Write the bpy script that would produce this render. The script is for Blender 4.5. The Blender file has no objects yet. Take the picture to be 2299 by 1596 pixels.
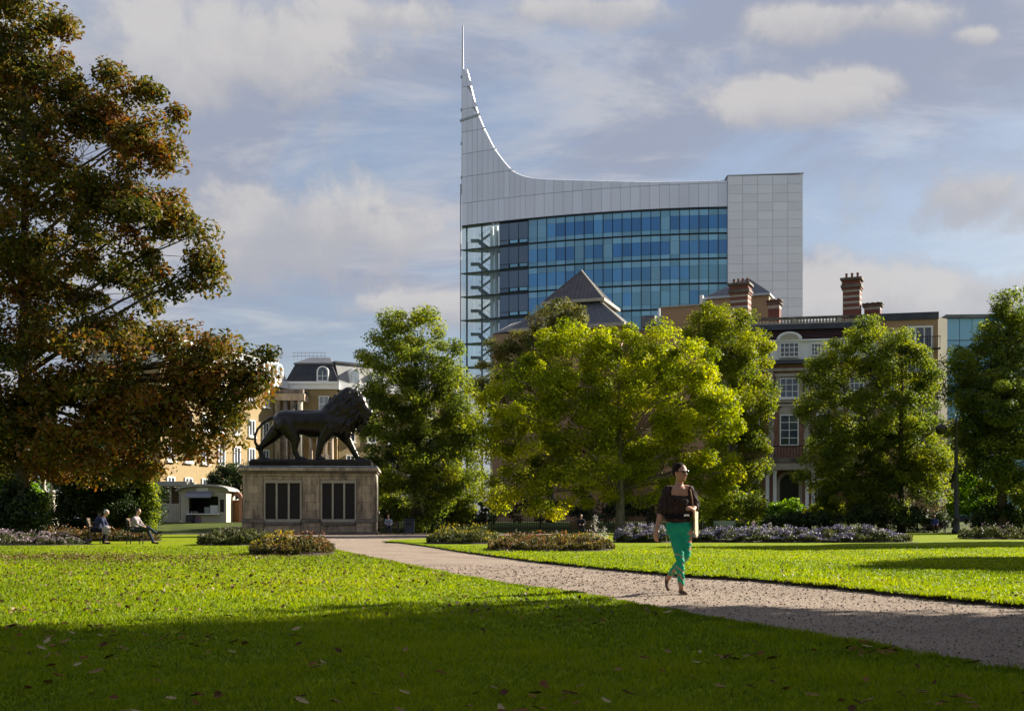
import bpy, bmesh, math, random
import numpy as np
from mathutils import Vector, Matrix

# ------------------------------------------------------------------ camera, world, sun, exposure
scene = bpy.context.scene
COL = scene.collection
F = 2554.0            # focal length in reference pixels (reference frame 2299 x 1596)
CX, HY = 1149.5, 1168.0   # principal column and horizon row in that frame
CAMZ = 0.95
cam_data = bpy.data.cameras.new('camera')
cam = bpy.data.objects.new('camera', cam_data)
COL.objects.link(cam)
cam.location = (0, 0, CAMZ)
cam.rotation_euler = (math.radians(90), 0, 0)
cam_data.sensor_fit = 'HORIZONTAL'
cam_data.sensor_width = 36.0
cam_data.lens = 36.0 * F / 2299.0
cam_data.shift_y = (HY - 798.0) / 2299.0
cam_data.clip_start = 0.1
cam_data.clip_end = 5000
scene.camera = cam

SUN_EL, SUN_AZ = 27.0, 30.0     # elevation; degrees beyond the right-hand side of the view
d_sun = Vector((math.cos(math.radians(SUN_EL)) * math.cos(math.radians(SUN_AZ)),
                math.cos(math.radians(SUN_EL)) * math.sin(math.radians(SUN_AZ)),
                math.sin(math.radians(SUN_EL))))
sl = bpy.data.lights.new('sun', 'SUN')
sl.energy = 5.0
sl.angle = math.radians(0.6)
sl.color = (1.0, 0.92, 0.79)
sun = bpy.data.objects.new('sun', sl)
COL.objects.link(sun)
sun.rotation_euler = d_sun.to_track_quat('Z', 'Y').to_euler()
sun.location = (60, 40, 60)

def build_world():
    w = bpy.data.worlds.new('World')
    scene.world = w
    w.use_nodes = True
    nt = w.node_tree
    N, L = nt.nodes, nt.links
    N.clear()
    def math_(op, a, b=None, clamp=False):
        n = N.new('ShaderNodeMath'); n.operation = op; n.use_clamp = clamp
        for i, v in enumerate((a, b)):
            if v is None: continue
            if isinstance(v, (int, float)): n.inputs[i].default_value = v
            else: L.new(v, n.inputs[i])
        return n.outputs[0]
    def ramp(x, lo, hi):
        n = N.new('ShaderNodeMapRange'); n.interpolation_type = 'SMOOTHSTEP'
        L.new(x, n.inputs[0]); n.inputs[1].default_value = lo; n.inputs[2].default_value = hi
        return n.outputs[0]
    out = N.new('ShaderNodeOutputWorld')
    bg = N.new('ShaderNodeBackground')
    sky = N.new('ShaderNodeTexSky'); sky.sky_type = 'NISHITA'; sky.sun_disc = False
    sky.sun_elevation = math.radians(SUN_EL); sky.sun_rotation = math.radians(90 - SUN_AZ)
    sky.air_density = 1.2; sky.dust_density = 1.4; sky.ozone_density = 1.5
    tc = N.new('ShaderNodeTexCoord')
    sep = N.new('ShaderNodeSeparateXYZ'); L.new(tc.outputs['Generated'], sep.inputs[0])
    X, Y, Z = sep.outputs
    # cloud layer: direction projected on a high flat sheet, bent down at the horizon
    den = math_('ADD', math_('MAXIMUM', Z, 0.0), 0.22)
    px, py = math_('DIVIDE', X, den), math_('DIVIDE', Y, den)
    cb = N.new('ShaderNodeCombineXYZ'); L.new(px, cb.inputs[0]); L.new(py, cb.inputs[1])
    def noise(vec, scale, detail, rough, dist=0.0, off=(0, 0, 0), st=(1, 1, 1)):
        mp = N.new('ShaderNodeMapping'); L.new(vec, mp.inputs[0]); mp.inputs['Location'].default_value = off; mp.inputs['Scale'].default_value = st
        n = N.new('ShaderNodeTexNoise'); L.new(mp.outputs[0], n.inputs['Vector'])
        n.inputs['Scale'].default_value = scale; n.inputs['Detail'].default_value = detail
        n.inputs['Roughness'].default_value = rough; n.inputs['Distortion'].default_value = dist
        return n.outputs[0]
    n1 = noise(cb.outputs[0], 1.7, 9, 0.58, 0.5, (3.1, 1.2, 0.4))
    n2 = noise(cb.outputs[0], 3.6, 10, 0.64, 0.6, (7.7, 2.2, 1.0), (.55, 1.1, 1))
    veil = ramp(n1, 0.34, 0.56)
    streak = ramp(n2, 0.44, 0.64)
    # heaped clouds: soft-edged ellipsoids of direction, their rims broken up by noise
    n3 = noise(tc.outputs['Generated'], 13.0, 10, 0.60, 0.25, (1.3, 0.2, 5.0))
    n4 = noise(tc.outputs['Generated'], 4.6, 8, 0.6, 0.3, (4.3, 2.2, 1.0))
    puff, lit = None, None
    heap = [(645, 520, 235, 105, .55), (560, 470, 120, 65, .5), (500, 130, 430, 175), (760, 40, 260, 60), (1830, 225, 190, 48, .1), (1930, 200, 120, 52, .12),
            (1850, 45, 220, 48), (2010, 40, 130, 48, .05), (1330, 25, 260, 46), (2200, 440, 230, 90, .1), (2350, 480, 170, 120, .1), (2120, 665, 330, 80, .1),
            (2190, 82, 60, 24), (1000, 690, 300, 45), (-400, 300, 500, 260), (2900, 250, 420, 180)]
    tx = math_('DIVIDE', X, math_('MAXIMUM', Y, 0.05)); tz = math_('DIVIDE', Z, math_('MAXIMUM', Y, 0.05))
    wob_ = math_('ADD', math_('MULTIPLY', math_('SUBTRACT', n3, 0.5), 2.8), math_('MULTIPLY', math_('SUBTRACT', n4, 0.5), 2.8))
    for (hx, hy, rx, ry, *bias) in heap:
        # tangent coordinates x/y, z/y (front half of the sky only); steep top, long flat base
        a = math_('DIVIDE', math_('SUBTRACT', tx, (hx - CX) / F), rx / F)
        b = math_('DIVIDE', math_('SUBTRACT', tz, (HY - hy) / F), ry / F)
        r = math_('SQRT', math_('ADD', math_('MULTIPLY', a, a), math_('MULTIPLY', b, b)))
        r = math_('ADD', math_('ADD', r, wob_), -bias[0] if bias else 0.0)
        m = ramp(r, 1.22, 0.42)
        t = math_('MULTIPLY', m, ramp(math_('ADD', b, math_('MULTIPLY', wob_, -1.1)), -0.9, 0.75))
        puff = m if puff is None else math_('MAXIMUM', puff, m)
        lit = t if lit is None else math_('MAXIMUM', lit, t)
    def mix(fac, a, b):
        n = N.new('ShaderNodeMix'); n.data_type = 'RGBA'
        if isinstance(fac, (int, float)): n.inputs[0].default_value = fac
        else: L.new(fac, n.inputs[0])
        for i, v in ((6, a), (7, b)):
            if isinstance(v, tuple): n.inputs[i].default_value = (*v, 1)
            else: L.new(v, n.inputs[i])
        return n.outputs[2]
    # Nishita units; everything goes through one Background strength
    S = 0.050
    K = lambda *c: tuple(v / S for v in c)
    pale = mix(streak, K(0.122, 0.134, 0.172), K(0.198, 0.196, 0.207))
    dim = mix(0.35, sky.outputs[0], K(0.075, 0.105, 0.185))
    c1 = mix(math_('ADD', math_('MULTIPLY', veil, 0.62), 0.30), dim, pale)
    tops = mix(lit, K(0.160, 0.162, 0.178), K(0.228, 0.220, 0.216))
    c2 = mix(math_('MULTIPLY', puff, 0.85), c1, tops)
    L.new(c2, bg.inputs[0]); bg.inputs[1].default_value = S
    L.new(bg.outputs[0], out.inputs[0])
build_world()

scene.view_settings.view_transform = 'Standard'
scene.view_settings.look = 'None'
scene.view_settings.gamma = 1.0
scene.view_settings.exposure = 1.5
scene.render.engine = 'CYCLES'
cy = scene.cycles
cy.max_bounces = 9; cy.diffuse_bounces = 6; cy.glossy_bounces = 3; cy.transmission_bounces = 6
cy.transparent_max_bounces = 8
cy.caustics_reflective = False; cy.caustics_refractive = False
cy.use_adaptive_sampling = True; cy.adaptive_threshold = 0.02
cy.use_denoising = True
cy.sample_clamp_indirect = 6.0

# ------------------------------------------------------------------ helpers
def PX(x, y, Y):
    """photo pixel (2299 wide) at depth Y -> world point"""
    return Vector(((x - CX) / F * Y, Y, CAMZ + (HY - y) / F * Y))
def GX(x, y, z=0.0):
    """photo pixel on level ground of height z -> world point"""
    Y = (CAMZ - z) * F / (y - HY)
    return Vector(((x - CX) / F * Y, Y, z))

def setp(o, label=None, cat=None, group=None, kind=None):
    if label: o['label'] = label
    if cat: o['category'] = cat
    if group: o['group'] = group
    if kind: o['kind'] = kind
    return o
def thing(name, label, cat, loc=(0, 0, 0), rz=0.0, group=None):
    o = bpy.data.objects.new(name, None)
    COL.objects.link(o)
    o.empty_display_size = 0.3
    o.location = loc
    o.rotation_euler = (0, 0, rz)
    return setp(o, label, cat, group)
def link(name, me, parent=None, loc=None, rz=None, scale=None):
    o = bpy.data.objects.new(name, me)
    COL.objects.link(o)
    if parent: o.parent = parent
    if loc is not None: o.location = loc
    if rz is not None: o.rotation_euler = (0, 0, rz)
    if scale is not None: o.scale = scale
    return o

class MB:
    def __init__(self): self.v, self.f = [], []
    def add(self, vs, fs):
        k = len(self.v); self.v += [tuple(p) for p in vs]; self.f += [tuple(i + k for i in q) for q in fs]
        return self
    def box(self, x0, y0, z0, x1, y1, z1, M=None):
        vs = [Vector(p) for p in ((x0,y0,z0),(x1,y0,z0),(x1,y1,z0),(x0,y1,z0),(x0,y0,z1),(x1,y0,z1),(x1,y1,z1),(x0,y1,z1))]
        if M: vs = [M @ p for p in vs]
        return self.add(vs, [(0,3,2,1),(4,5,6,7),(0,1,5,4),(1,2,6,5),(2,3,7,6),(3,0,4,7)])
    def hexa(self, a, b, c, d, e, f, g, h):
        return self.add([a,b,c,d,e,f,g,h], [(0,3,2,1),(4,5,6,7),(0,1,5,4),(1,2,6,5),(2,3,7,6),(3,0,4,7)])
    def bbox(self, x0, y0, z0, x1, y1, z1, b=0.02):
        """box with chamfered vertical and top edges on the front"""
        vs = []
        for z, i in ((z0, 0), (z1 - b, 0), (z1, b)):
            vs += [(x0+i+b,y0+i,z),(x1-i-b,y0+i,z),(x1-i,y0+i+b,z),(x1-i,y1-i,z),(x0+i,y1-i,z),(x0+i,y0+i+b,z)]
        fs = [tuple(range(5, -1, -1)), tuple(range(12, 18))]
        for k in (0, 6):
            for j in range(6): fs.append((k+j, k+(j+1)%6, k+6+(j+1)%6, k+6+j))
        return self.add(vs, fs)
    def prism(self, pts, a, b, axis='z'):
        n = len(pts)
        if axis == 'z': f = lambda p, t: (p[0], p[1], t)
        elif axis == 'y': f = lambda p, t: (p[0], t, p[1])
        else: f = lambda p, t: (t, p[0], p[1])
        vs = [f(p, a) for p in pts] + [f(p, b) for p in pts]
        fs = [tuple(range(n-1, -1, -1)), tuple(range(n, 2*n))] + [(i, (i+1) % n, n+(i+1) % n, n+i) for i in range(n)]
        return self.add(vs, fs)
    def tube(self, pts, rad, n=6, cap=True):
        pts = [Vector(p) for p in pts]
        if isinstance(rad, (int, float)): rad = [rad]*len(pts)
        base = len(self.v); up = None
        for i, p in enumerate(pts):
            t = (pts[min(i+1, len(pts)-1)] - pts[max(i-1, 0)])
            t = t.normalized() if t.length > 1e-9 else Vector((0, 0, 1))
            if up is None: up = t.orthogonal().normalized()
            else:
                up = up - t*up.dot(t)
                up = up.normalized() if up.length > 1e-6 else t.orthogonal().normalized()
            w = t.cross(up)
            for k in range(n):
                a = 2*math.pi*k/n
                self.v.append(tuple(p + (up*math.cos(a) + w*math.sin(a))*rad[i]))
        for i in range(len(pts)-1):
            for k in range(n):
                a, b = base+i*n+k, base+i*n+(k+1) % n
                self.f.append((a, b, b+n, a+n))
        if cap:
            self.f.append(tuple(base+k for k in range(n-1, -1, -1)))
            self.f.append(tuple(base+(len(pts)-1)*n+k for k in range(n)))
        return self
    def lathe(self, prof, c=(0, 0, 0), n=16):
        base = len(self.v)
        for r, z in prof:
            for k in range(n):
                a = 2*math.pi*k/n
                self.v.append((c[0]+r*math.cos(a), c[1]+r*math.sin(a), c[2]+z))
        for i in range(len(prof)-1):
            for k in range(n):
                a, b = base+i*n+k, base+i*n+(k+1) % n
                self.f.append((a, b, b+n, a+n))
        self.f.append(tuple(base+k for k in range(n-1, -1, -1)))
        self.f.append(tuple(base+(len(prof)-1)*n+k for k in range(n)))
        return self
    def ell(self, c, r, R=None, nu=14, nv=9):
        base = len(self.v); c = Vector(c)
        if isinstance(r, (int, float)): r = (r, r, r)
        for j in range(nv+1):
            th = math.pi*(j+0.0001 if j == 0 else (j-0.0001 if j == nv else j))/nv
            for k in range(nu):
                a = 2*math.pi*k/nu
                p = Vector((r[0]*math.sin(th)*math.cos(a), r[1]*math.sin(th)*math.sin(a), r[2]*math.cos(th)))
                if R: p = R @ p
                self.v.append(tuple(c+p))
        for j in range(nv):
            for k in range(nu):
                a, b = base+j*nu+k, base+j*nu+(k+1) % nu
                self.f.append((a, a+nu, b+nu, b))
        self.f.append(tuple(base+k for k in range(nu)))
        self.f.append(tuple(base+nv*nu+k for k in range(nu-1, -1, -1)))
        return self
    def cap(self, p0, r0, p1, r1, n=10):
        """tapered capsule"""
        p0, p1 = Vector(p0), Vector(p1)
        t = (p1-p0).normalized()
        pts, rs = [], []
        for a in (-1.0, -0.85, -0.5, 0.0):
            pts.append(p0 + t*r0*a); rs.append(max(r0*math.sqrt(max(0, 1-a*a)), r0*0.02))
        for a in (0.0, 0.5, 0.85, 1.0):
            pts.append(p1 + t*r1*a); rs.append(max(r1*math.sqrt(max(0, 1-a*a)), r1*0.02))
        return self.tube(pts, rs, n)
    def mesh(self, name, mat=None, smooth=False):
        me = bpy.data.meshes.new(name)
        me.from_pydata(self.v, [], self.f)
        if mat: me.materials.append(mat)
        if smooth: me.polygons.foreach_set('use_smooth', [True]*len(me.polygons))
        me.update()
        return me
    def build(self, name, mat, parent=None, smooth=False, loc=None, rz=None):
        return link(name, self.mesh(name, mat, smooth), parent, loc, rz)

def flesh(name, mb, voxel, mat, parent=None, smooth_it=6, loc=None, rz=None, disp=None):
    """fuse overlapping shapes of mb into one continuous skin"""
    me = mb.mesh(name + '_raw')
    o = bpy.data.objects.new(name + '_raw', me)
    COL.objects.link(o)
    m = o.modifiers.new('r', 'REMESH'); m.mode = 'VOXEL'; m.voxel_size = voxel; m.adaptivity = 0
    if smooth_it:
        s = o.modifiers.new('s', 'SMOOTH'); s.iterations = smooth_it; s.factor = 0.5
    dg = bpy.context.evaluated_depsgraph_get()
    ev = o.evaluated_get(dg)
    me2 = bpy.data.meshes.new_from_object(ev)
    bpy.data.objects.remove(o); bpy.data.meshes.remove(me)
    me2.name = name
    if disp is not None:
        n = len(me2.vertices); co = np.empty(n*3); me2.vertices.foreach_get('co', co); co = co.reshape(-1, 3)
        nn = np.empty(n*3); me2.vertices.foreach_get('normal', nn); nn = nn.reshape(-1, 3)
        me2.vertices.foreach_set('co', (co + nn*disp(co)[:, None]).ravel())
    me2.materials.clear(); me2.materials.append(mat)
    me2.polygons.foreach_set('use_smooth', [True]*len(me2.polygons))
    me2.update()
    return link(name, me2, parent, loc, rz)

# ------------------------------------------------------------------ materials
def mat_base(name):
    m = bpy.data.materials.new(name); m.use_nodes = True
    nt = m.node_tree
    return m, nt, nt.nodes, nt.links, nt.nodes['Principled BSDF']
def MAT(name, c1, c2=None, scale=3.0, rough=0.75, metal=0.0, spec=0.4, bump=0.0, bscale=None, stretch=(1, 1, 1), c3=None, s3=1.0, lo=0.35, hi=0.65, lo3=0.5, hi3=0.7, perobj=0.0):
    m, nt, N, L, p = mat_base(name)
    p.inputs['Roughness'].default_value = rough
    p.inputs['Metallic'].default_value = metal
    p.inputs['Specular IOR Level'].default_value = spec
    tc = N.new('ShaderNodeTexCoord')
    def nz(sc, det=6):
        mp = N.new('ShaderNodeMapping'); L.new(tc.outputs['Object'], mp.inputs[0]); mp.inputs['Scale'].default_value = stretch
        n = N.new('ShaderNodeTexNoise'); L.new(mp.outputs[0], n.inputs['Vector'])
        n.inputs['Scale'].default_value = sc; n.inputs['Detail'].default_value = det; n.inputs['Roughness'].default_value = 0.6
        return n.outputs[0]
    col = None
    if c2 is not None:
        mr = N.new('ShaderNodeMapRange'); L.new(nz(scale), mr.inputs[0]); mr.inputs[1].default_value = lo; mr.inputs[2].default_value = hi
        mx = N.new('ShaderNodeMix'); mx.data_type = 'RGBA'; L.new(mr.outputs[0], mx.inputs[0])
        mx.inputs[6].default_value = (*c1, 1); mx.inputs[7].default_value = (*c2, 1)
        col = mx.outputs[2]
        if c3 is not None:
            mr = N.new('ShaderNodeMapRange'); L.new(nz(s3, 8), mr.inputs[0]); mr.inputs[1].default_value = lo3; mr.inputs[2].default_value = hi3
            mx = N.new('ShaderNodeMix'); mx.data_type = 'RGBA'; L.new(mr.outputs[0], mx.inputs[0])
            L.new(col, mx.inputs[6]); mx.inputs[7].default_value = (*c3, 1)
            col = mx.outputs[2]
    if perobj:
        oi = N.new('ShaderNodeObjectInfo')
        hs = N.new('ShaderNodeHueSaturation')
        mr = N.new('ShaderNodeMapRange'); L.new(oi.outputs['Random'], mr.inputs[0]); mr.inputs[3].default_value = 1-perobj; mr.inputs[4].default_value = 1+perobj
        L.new(mr.outputs[0], hs.inputs['Value'])
        if col is None: hs.inputs['Color'].default_value = (*c1, 1)
        else: L.new(col, hs.inputs['Color'])
        col = hs.outputs[0]
    if col is None: p.inputs['Base Color'].default_value = (*c1, 1)
    else: L.new(col, p.inputs['Base Color'])
    if bump:
        b = N.new('ShaderNodeBump'); b.inputs['Strength'].default_value = bump; b.inputs['Distance'].default_value = 0.02
        L.new(nz(bscale or scale*4), b.inputs['Height']); L.new(b.outputs[0], p.inputs['Normal'])
    return m
def LEAF(name, cols, trans=0.4, rough=0.55):
    m, nt, N, L, p = mat_base(name)
    at = N.new('ShaderNodeAttribute'); at.attribute_name = 'tint'
    cr = N.new('ShaderNodeValToRGB'); L.new(at.outputs['Fac'], cr.inputs[0])
    e = cr.color_ramp.elements
    while len(e) < len(cols): e.new(0.5)
    for i, c in enumerate(cols):
        e[i].position = i/(len(cols)-1); e[i].color = (*c, 1)
    L.new(cr.outputs[0], p.inputs['Base Color'])
    p.inputs['Roughness'].default_value = rough; p.inputs['Specular IOR Level'].default_value = 0.25
    tr = N.new('ShaderNodeBsdfTranslucent')
    hs = N.new('ShaderNodeHueSaturation'); hs.inputs['Saturation'].default_value = 1.1; hs.inputs['Value'].default_value = 1.15
    L.new(cr.outputs[0], hs.inputs['Color']); L.new(hs.outputs[0], tr.inputs[0])
    mx = N.new('ShaderNodeMixShader'); mx.inputs[0].default_value = trans
    L.new(p.outputs[0], mx.inputs[1]); L.new(tr.outputs[0], mx.inputs[2])
    L.new(mx.outputs[0], N['Material Output'].inputs[0])
    return m

M_bark = MAT('bark', (0.045, 0.033, 0.022), (0.10, 0.08, 0.055), 6, 0.9, bump=0.6, stretch=(1, 1, 0.25))
M_barkpale = MAT('bark_pale', (0.10, 0.085, 0.06), (0.22, 0.19, 0.13), 5, 0.9, bump=0.5, stretch=(1, 1, 0.3))
L_oak = LEAF('oak_leaves', [(0.032, 0.044, 0.009), (0.078, 0.086, 0.013), (0.135, 0.118, 0.018), (0.19, 0.115, 0.022), (0.21, 0.080, 0.024)], 0.42)
L_lime = LEAF('lime_leaves', [(0.11, 0.145, 0.012), (0.235, 0.285, 0.014), (0.38, 0.405, 0.016), (0.50, 0.47, 0.02)], 0.58)
L_green = LEAF('green_leaves', [(0.062, 0.098, 0.020), (0.140, 0.182, 0.026), (0.225, 0.26, 0.03), (0.33, 0.335, 0.032)], 0.6)
L_olive = LEAF('olive_leaves', [(0.056, 0.064, 0.019), (0.128, 0.136, 0.029), (0.208, 0.192, 0.035), (0.256, 0.176, 0.048)], 0.45)
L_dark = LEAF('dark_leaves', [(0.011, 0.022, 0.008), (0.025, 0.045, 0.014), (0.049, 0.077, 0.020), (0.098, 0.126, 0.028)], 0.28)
L_bright = LEAF('bright_leaves', [(0.07, 0.15, 0.012), (0.14, 0.26, 0.018), (0.23, 0.36, 0.024), (0.33, 0.43, 0.03)], 0.5)
L_copper = LEAF('copper_leaves', [(0.02, 0.012, 0.008), (0.05, 0.03, 0.012), (0.09, 0.06, 0.02), (0.10, 0.09, 0.03)], 0.3)
L_bed = LEAF('bed_leaves', [(0.025, 0.035, 0.012), (0.055, 0.068, 0.02), (0.095, 0.105, 0.028), (0.14, 0.135, 0.045)], 0.32)
L_bedred = LEAF('bed_leaves_red', [(0.035, 0.04, 0.014), (0.08, 0.08, 0.022), (0.13, 0.10, 0.03), (0.15, 0.07, 0.035)], 0.35)
P_pink = LEAF('pink_petals', [(0.15, 0.10, 0.12), (0.26, 0.18, 0.21), (0.38, 0.30, 0.33)], 0.3)
P_lav = LEAF('lavender_petals', [(0.07, 0.062, 0.105), (0.125, 0.112, 0.18), (0.20, 0.185, 0.26)], 0.3)
P_yel = LEAF('yellow_petals', [(0.20, 0.17, 0.01), (0.34, 0.27, 0.012), (0.45, 0.34, 0.018)], 0.35)
P_white = LEAF('white_plumes', [(0.20, 0.19, 0.16), (0.30, 0.28, 0.25), (0.40, 0.38, 0.35)], 0.35)
P_red = LEAF('red_petals', [(0.20, 0.05, 0.03), (0.30, 0.10, 0.03), (0.36, 0.20, 0.04)], 0.3)
L_grass = LEAF('grass_blades', [(0.056, 0.098, 0.003), (0.140, 0.202, 0.004), (0.225, 0.285, 0.005), (0.31, 0.32, 0.014)], 0.55)
L_fallen = LEAF('fallen_leaves', [(0.045, 0.024, 0.012), (0.085, 0.045, 0.018), (0.14, 0.08, 0.03), (0.24, 0.17, 0.08)], 0.2)
M_lawn = MAT('lawn_turf', (0.095, 0.145, 0.003), (0.215, 0.27, 0.006), 3.2, 0.9, spec=0.05, bump=0.5, bscale=42, c3=(0.185, 0.215, 0.005), s3=0.25, lo3=0.4, hi3=0.7)
M_soil = MAT('soil', (0.030, 0.022, 0.014), (0.06, 0.045, 0.03), 8, 0.95, bump=0.8)
M_ground = MAT('park_ground', (0.04, 0.055, 0.015), (0.09, 0.11, 0.02), 0.5, 0.95, spec=0.1, bump=0.5)
M_gravel = MAT('gravel', (0.19, 0.148, 0.113), (0.40, 0.318, 0.25), 38, 0.95, spec=0.1, bump=1.0, bscale=60, c3=(0.19, 0.146, 0.115), s3=0.55, lo=0.42, hi=0.58, lo3=0.45, hi3=0.75)
M_bronze = MAT('bronze', (0.016, 0.013, 0.012), (0.034, 0.028, 0.022), 2.2, 0.32, metal=0.6, spec=0.6, bump=0.35, bscale=9)
M_stone = MAT('weathered_stone', (0.47, 0.375, 0.27), (0.33, 0.255, 0.185), 1.6, 0.85, bump=0.4, bscale=14, stretch=(1.6, 1.6, 0.45), c3=(0.10, 0.078, 0.060), s3=1.3, lo3=0.47, hi3=0.68, perobj=0.14)
M_stonedark = MAT('grimy_stone', (0.22, 0.18, 0.14), (0.115, 0.10, 0.085), 1.8, 0.85, bump=0.4, bscale=14, c3=(0.05, 0.05, 0.05), s3=1.2, perobj=0.1)
M_lead = MAT('grey_slab', (0.17, 0.18, 0.20), (0.10, 0.105, 0.12), 1.5, 0.6, bump=0.2)
M_tablet = MAT('dark_tablet', (0.012, 0.010, 0.012), (0.02, 0.017, 0.018), 6, 0.5, spec=0.3, bump=0.5, bscale=40)
M_frame = MAT('pale_stone', (0.42, 0.38, 0.31), (0.34, 0.30, 0.25), 2, 0.8, bump=0.3)
M_white = MAT('white_paint', (0.84, 0.83, 0.82), (0.76, 0.76, 0.76), 0.8, 0.6)
M_slate = MAT('slate', (0.030, 0.034, 0.045), (0.055, 0.058, 0.07), 1.2, 0.45, bump=0.3, bscale=8, perobj=0.12)
M_slatepale = MAT('slate_pale', (0.075, 0.077, 0.085), (0.11, 0.108, 0.115), 1.2, 0.4, bump=0.2, bscale=8, perobj=0.10)
M_leadroof = MAT('lead_roof', (0.085, 0.075, 0.078), (0.13, 0.112, 0.11), 0.7, 0.5, bump=0.2, perobj=0.07)
M_yellowbrick = MAT('yellow_brick', (0.33, 0.245, 0.125), (0.27, 0.195, 0.095), 6, 0.9, bump=0.3, bscale=10)
M_redbrick = MAT('red_brick', (0.24, 0.12, 0.085), (0.31, 0.17, 0.125), 5, 0.9, bump=0.3, bscale=10, perobj=0.1)
M_chimney = MAT('chimney_brick', (0.15, 0.055, 0.040), (0.22, 0.085, 0.06), 5, 0.9, bump=0.3, bscale=10, perobj=0.1)
M_tanbrick = MAT('tan_brick', (0.40, 0.26, 0.15), (0.34, 0.21, 0.12), 5, 0.9, bump=0.3, bscale=10)
M_tanlit = MAT('sunlit_tan', (0.40, 0.32, 0.21), (0.35, 0.28, 0.19), 0.6, 0.85)  # tan wall with sunlight put into its colour
M_cream = MAT('cream_render', (0.48, 0.43, 0.34), (0.41, 0.37, 0.30), 0.5, 0.85)
M_maroon = MAT('plum_tiles', (0.045, 0.020, 0.022), (0.075, 0.035, 0.035), 4, 0.7, perobj=0.15)
M_pane = MAT('window_glass', (0.035, 0.05, 0.07), (0.07, 0.09, 0.12), 0.6, 0.06, spec=0.8, perobj=0.3)
M_panepale = MAT('pale_window_glass', (0.30, 0.34, 0.38), (0.22, 0.26, 0.30), 0.4, 0.08, spec=0.7, perobj=0.2)
M_iron = MAT('black_iron', (0.012, 0.012, 0.014), None, rough=0.45, spec=0.5)
M_wood = MAT('weathered_wood', (0.10, 0.065, 0.04), (0.16, 0.11, 0.07), 3, 0.8, stretch=(1, 6, 6), bump=0.3)
M_clad = MAT('silver_cladding', (0.70, 0.72, 0.77), (0.75, 0.77, 0.81), 0.08, 0.32, metal=0.5, spec=0.5, perobj=0.06)
M_cladend = MAT('silver_cladding_pale', (0.78, 0.785, 0.82), (0.82, 0.825, 0.855), 0.08, 0.4, metal=0.35, spec=0.5, perobj=0.05)
M_steel = MAT('grey_steel', (0.40, 0.42, 0.45), None, rough=0.4, metal=0.4)
M_darksteel = MAT('dark_steel', (0.022, 0.034, 0.042), None, rough=0.45, metal=0.3)
def GLASS(name, c, rough=0.05, per=0.2):
    return MAT(name, c, None, rough=rough, spec=0.5, perobj=per)
G_blue = GLASS('blue_glass', (0.095, 0.32, 0.66))
G_deep = GLASS('deep_blue_glass', (0.06, 0.235, 0.57))
G_pale = GLASS('pale_blue_glass', (0.21, 0.47, 0.70))
G_teal = GLASS('teal_glass', (0.16, 0.40, 0.60))
G_dim = GLASS('dim_glass', (0.10, 0.16, 0.25))
def CLEAR(name, c, fac):
    m, nt, N, L, p = mat_base(name)
    p.inputs['Base Color'].default_value = (*c, 1); p.inputs['Roughness'].default_value = 0.08; p.inputs['Specular IOR Level'].default_value = 0.6
    t = N.new('ShaderNodeBsdfTransparent'); t.inputs[0].default_value = (0.88, 0.96, 0.97, 1)
    mx = N.new('ShaderNodeMixShader'); mx.inputs[0].default_value = fac
    L.new(t.outputs[0], mx.inputs[1]); L.new(p.outputs[0], mx.inputs[2]); L.new(mx.outputs[0], N['Material Output'].inputs[0])
    return m
G_clear = CLEAR('clear_glass', (0.45, 0.55, 0.60), 0.14)

# ------------------------------------------------------------------ setting: ground, gravel, lawns
rng = np.random.default_rng(7)
def sstep(t): t = np.clip(t, 0, 1); return t*t*(3-2*t)
def ground_z(Y): return 0.8*sstep((np.asarray(Y)-83.0)/13.0)

def make_ground():
    xs = np.concatenate([np.linspace(-1500, -60, 8), np.linspace(-50, 50, 26), np.linspace(60, 1500, 8)])
    ys = np.concatenate([np.linspace(-200, 70, 8), np.linspace(74, 100, 27), np.linspace(110, 3500, 14)])
    v = [(x, y, float(ground_z(y)) - 0.03) for y in ys for x in xs]
    nx = len(xs)
    f = [(j*nx+i, j*nx+i+1, (j+1)*nx+i+1, (j+1)*nx+i) for j in range(len(ys)-1) for i in range(nx-1)]
    mb = MB(); mb.v = v; mb.f = f
    setp(mb.build('ground', M_ground, smooth=True), kind='structure')
make_ground()

def px_edge(pts): return [GX(x, y) for x, y in pts]
EDGE_L = px_edge([(640, 1206), (690, 1222), (735, 1236), (800, 1250), (900, 1273), (1020, 1300), (1150, 1322), (1300, 1345), (1400, 1367), (1600, 1405), (1800, 1443), (2000, 1480), (2299, 1530)])
EDGE_R = px_edge([(862, 1218.5), (905, 1219.5), (960, 1227), (1040, 1240), (1200, 1262), (1370, 1280), (1540, 1296), (1700, 1305), (1900, 1325), (2100, 1347), (2299, 1366)])
def wob(pts, amp, seed):
    """subdivide an edge and make it slightly ragged"""
    r = random.Random(seed); out = []
    for a, b in zip(pts[:-1], pts[1:]):
        n = max(2, int((b-a).length/0.35))
        for i in range(n):
            p = a.lerp(b, i/n); out.append(Vector((p.x + r.uniform(-amp, amp), p.y + r.uniform(-amp, amp), 0)))
    out.append(pts[-1]); return out
V2 = lambda x, y: Vector((x, y, 0))
LAWN_L = wob(EDGE_L, 0.035, 1) + [V2(4.2, 3), V2(6, -2), V2(10, -14), V2(-70, -14), V2(-70, 74), V2(-30, 74), V2(-20, 73), V2(-15.5, 69)]
LAWN_R = wob(EDGE_R, 0.035, 2) + [V2(7.5, 7), V2(11, -2), V2(18, -14), V2(90, -14), V2(90, 80), V2(6, 80), V2(2, 72), V2(-2.5, 60.5), V2(-4.6, 56.5), V2(-5.6, 53)]
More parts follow.
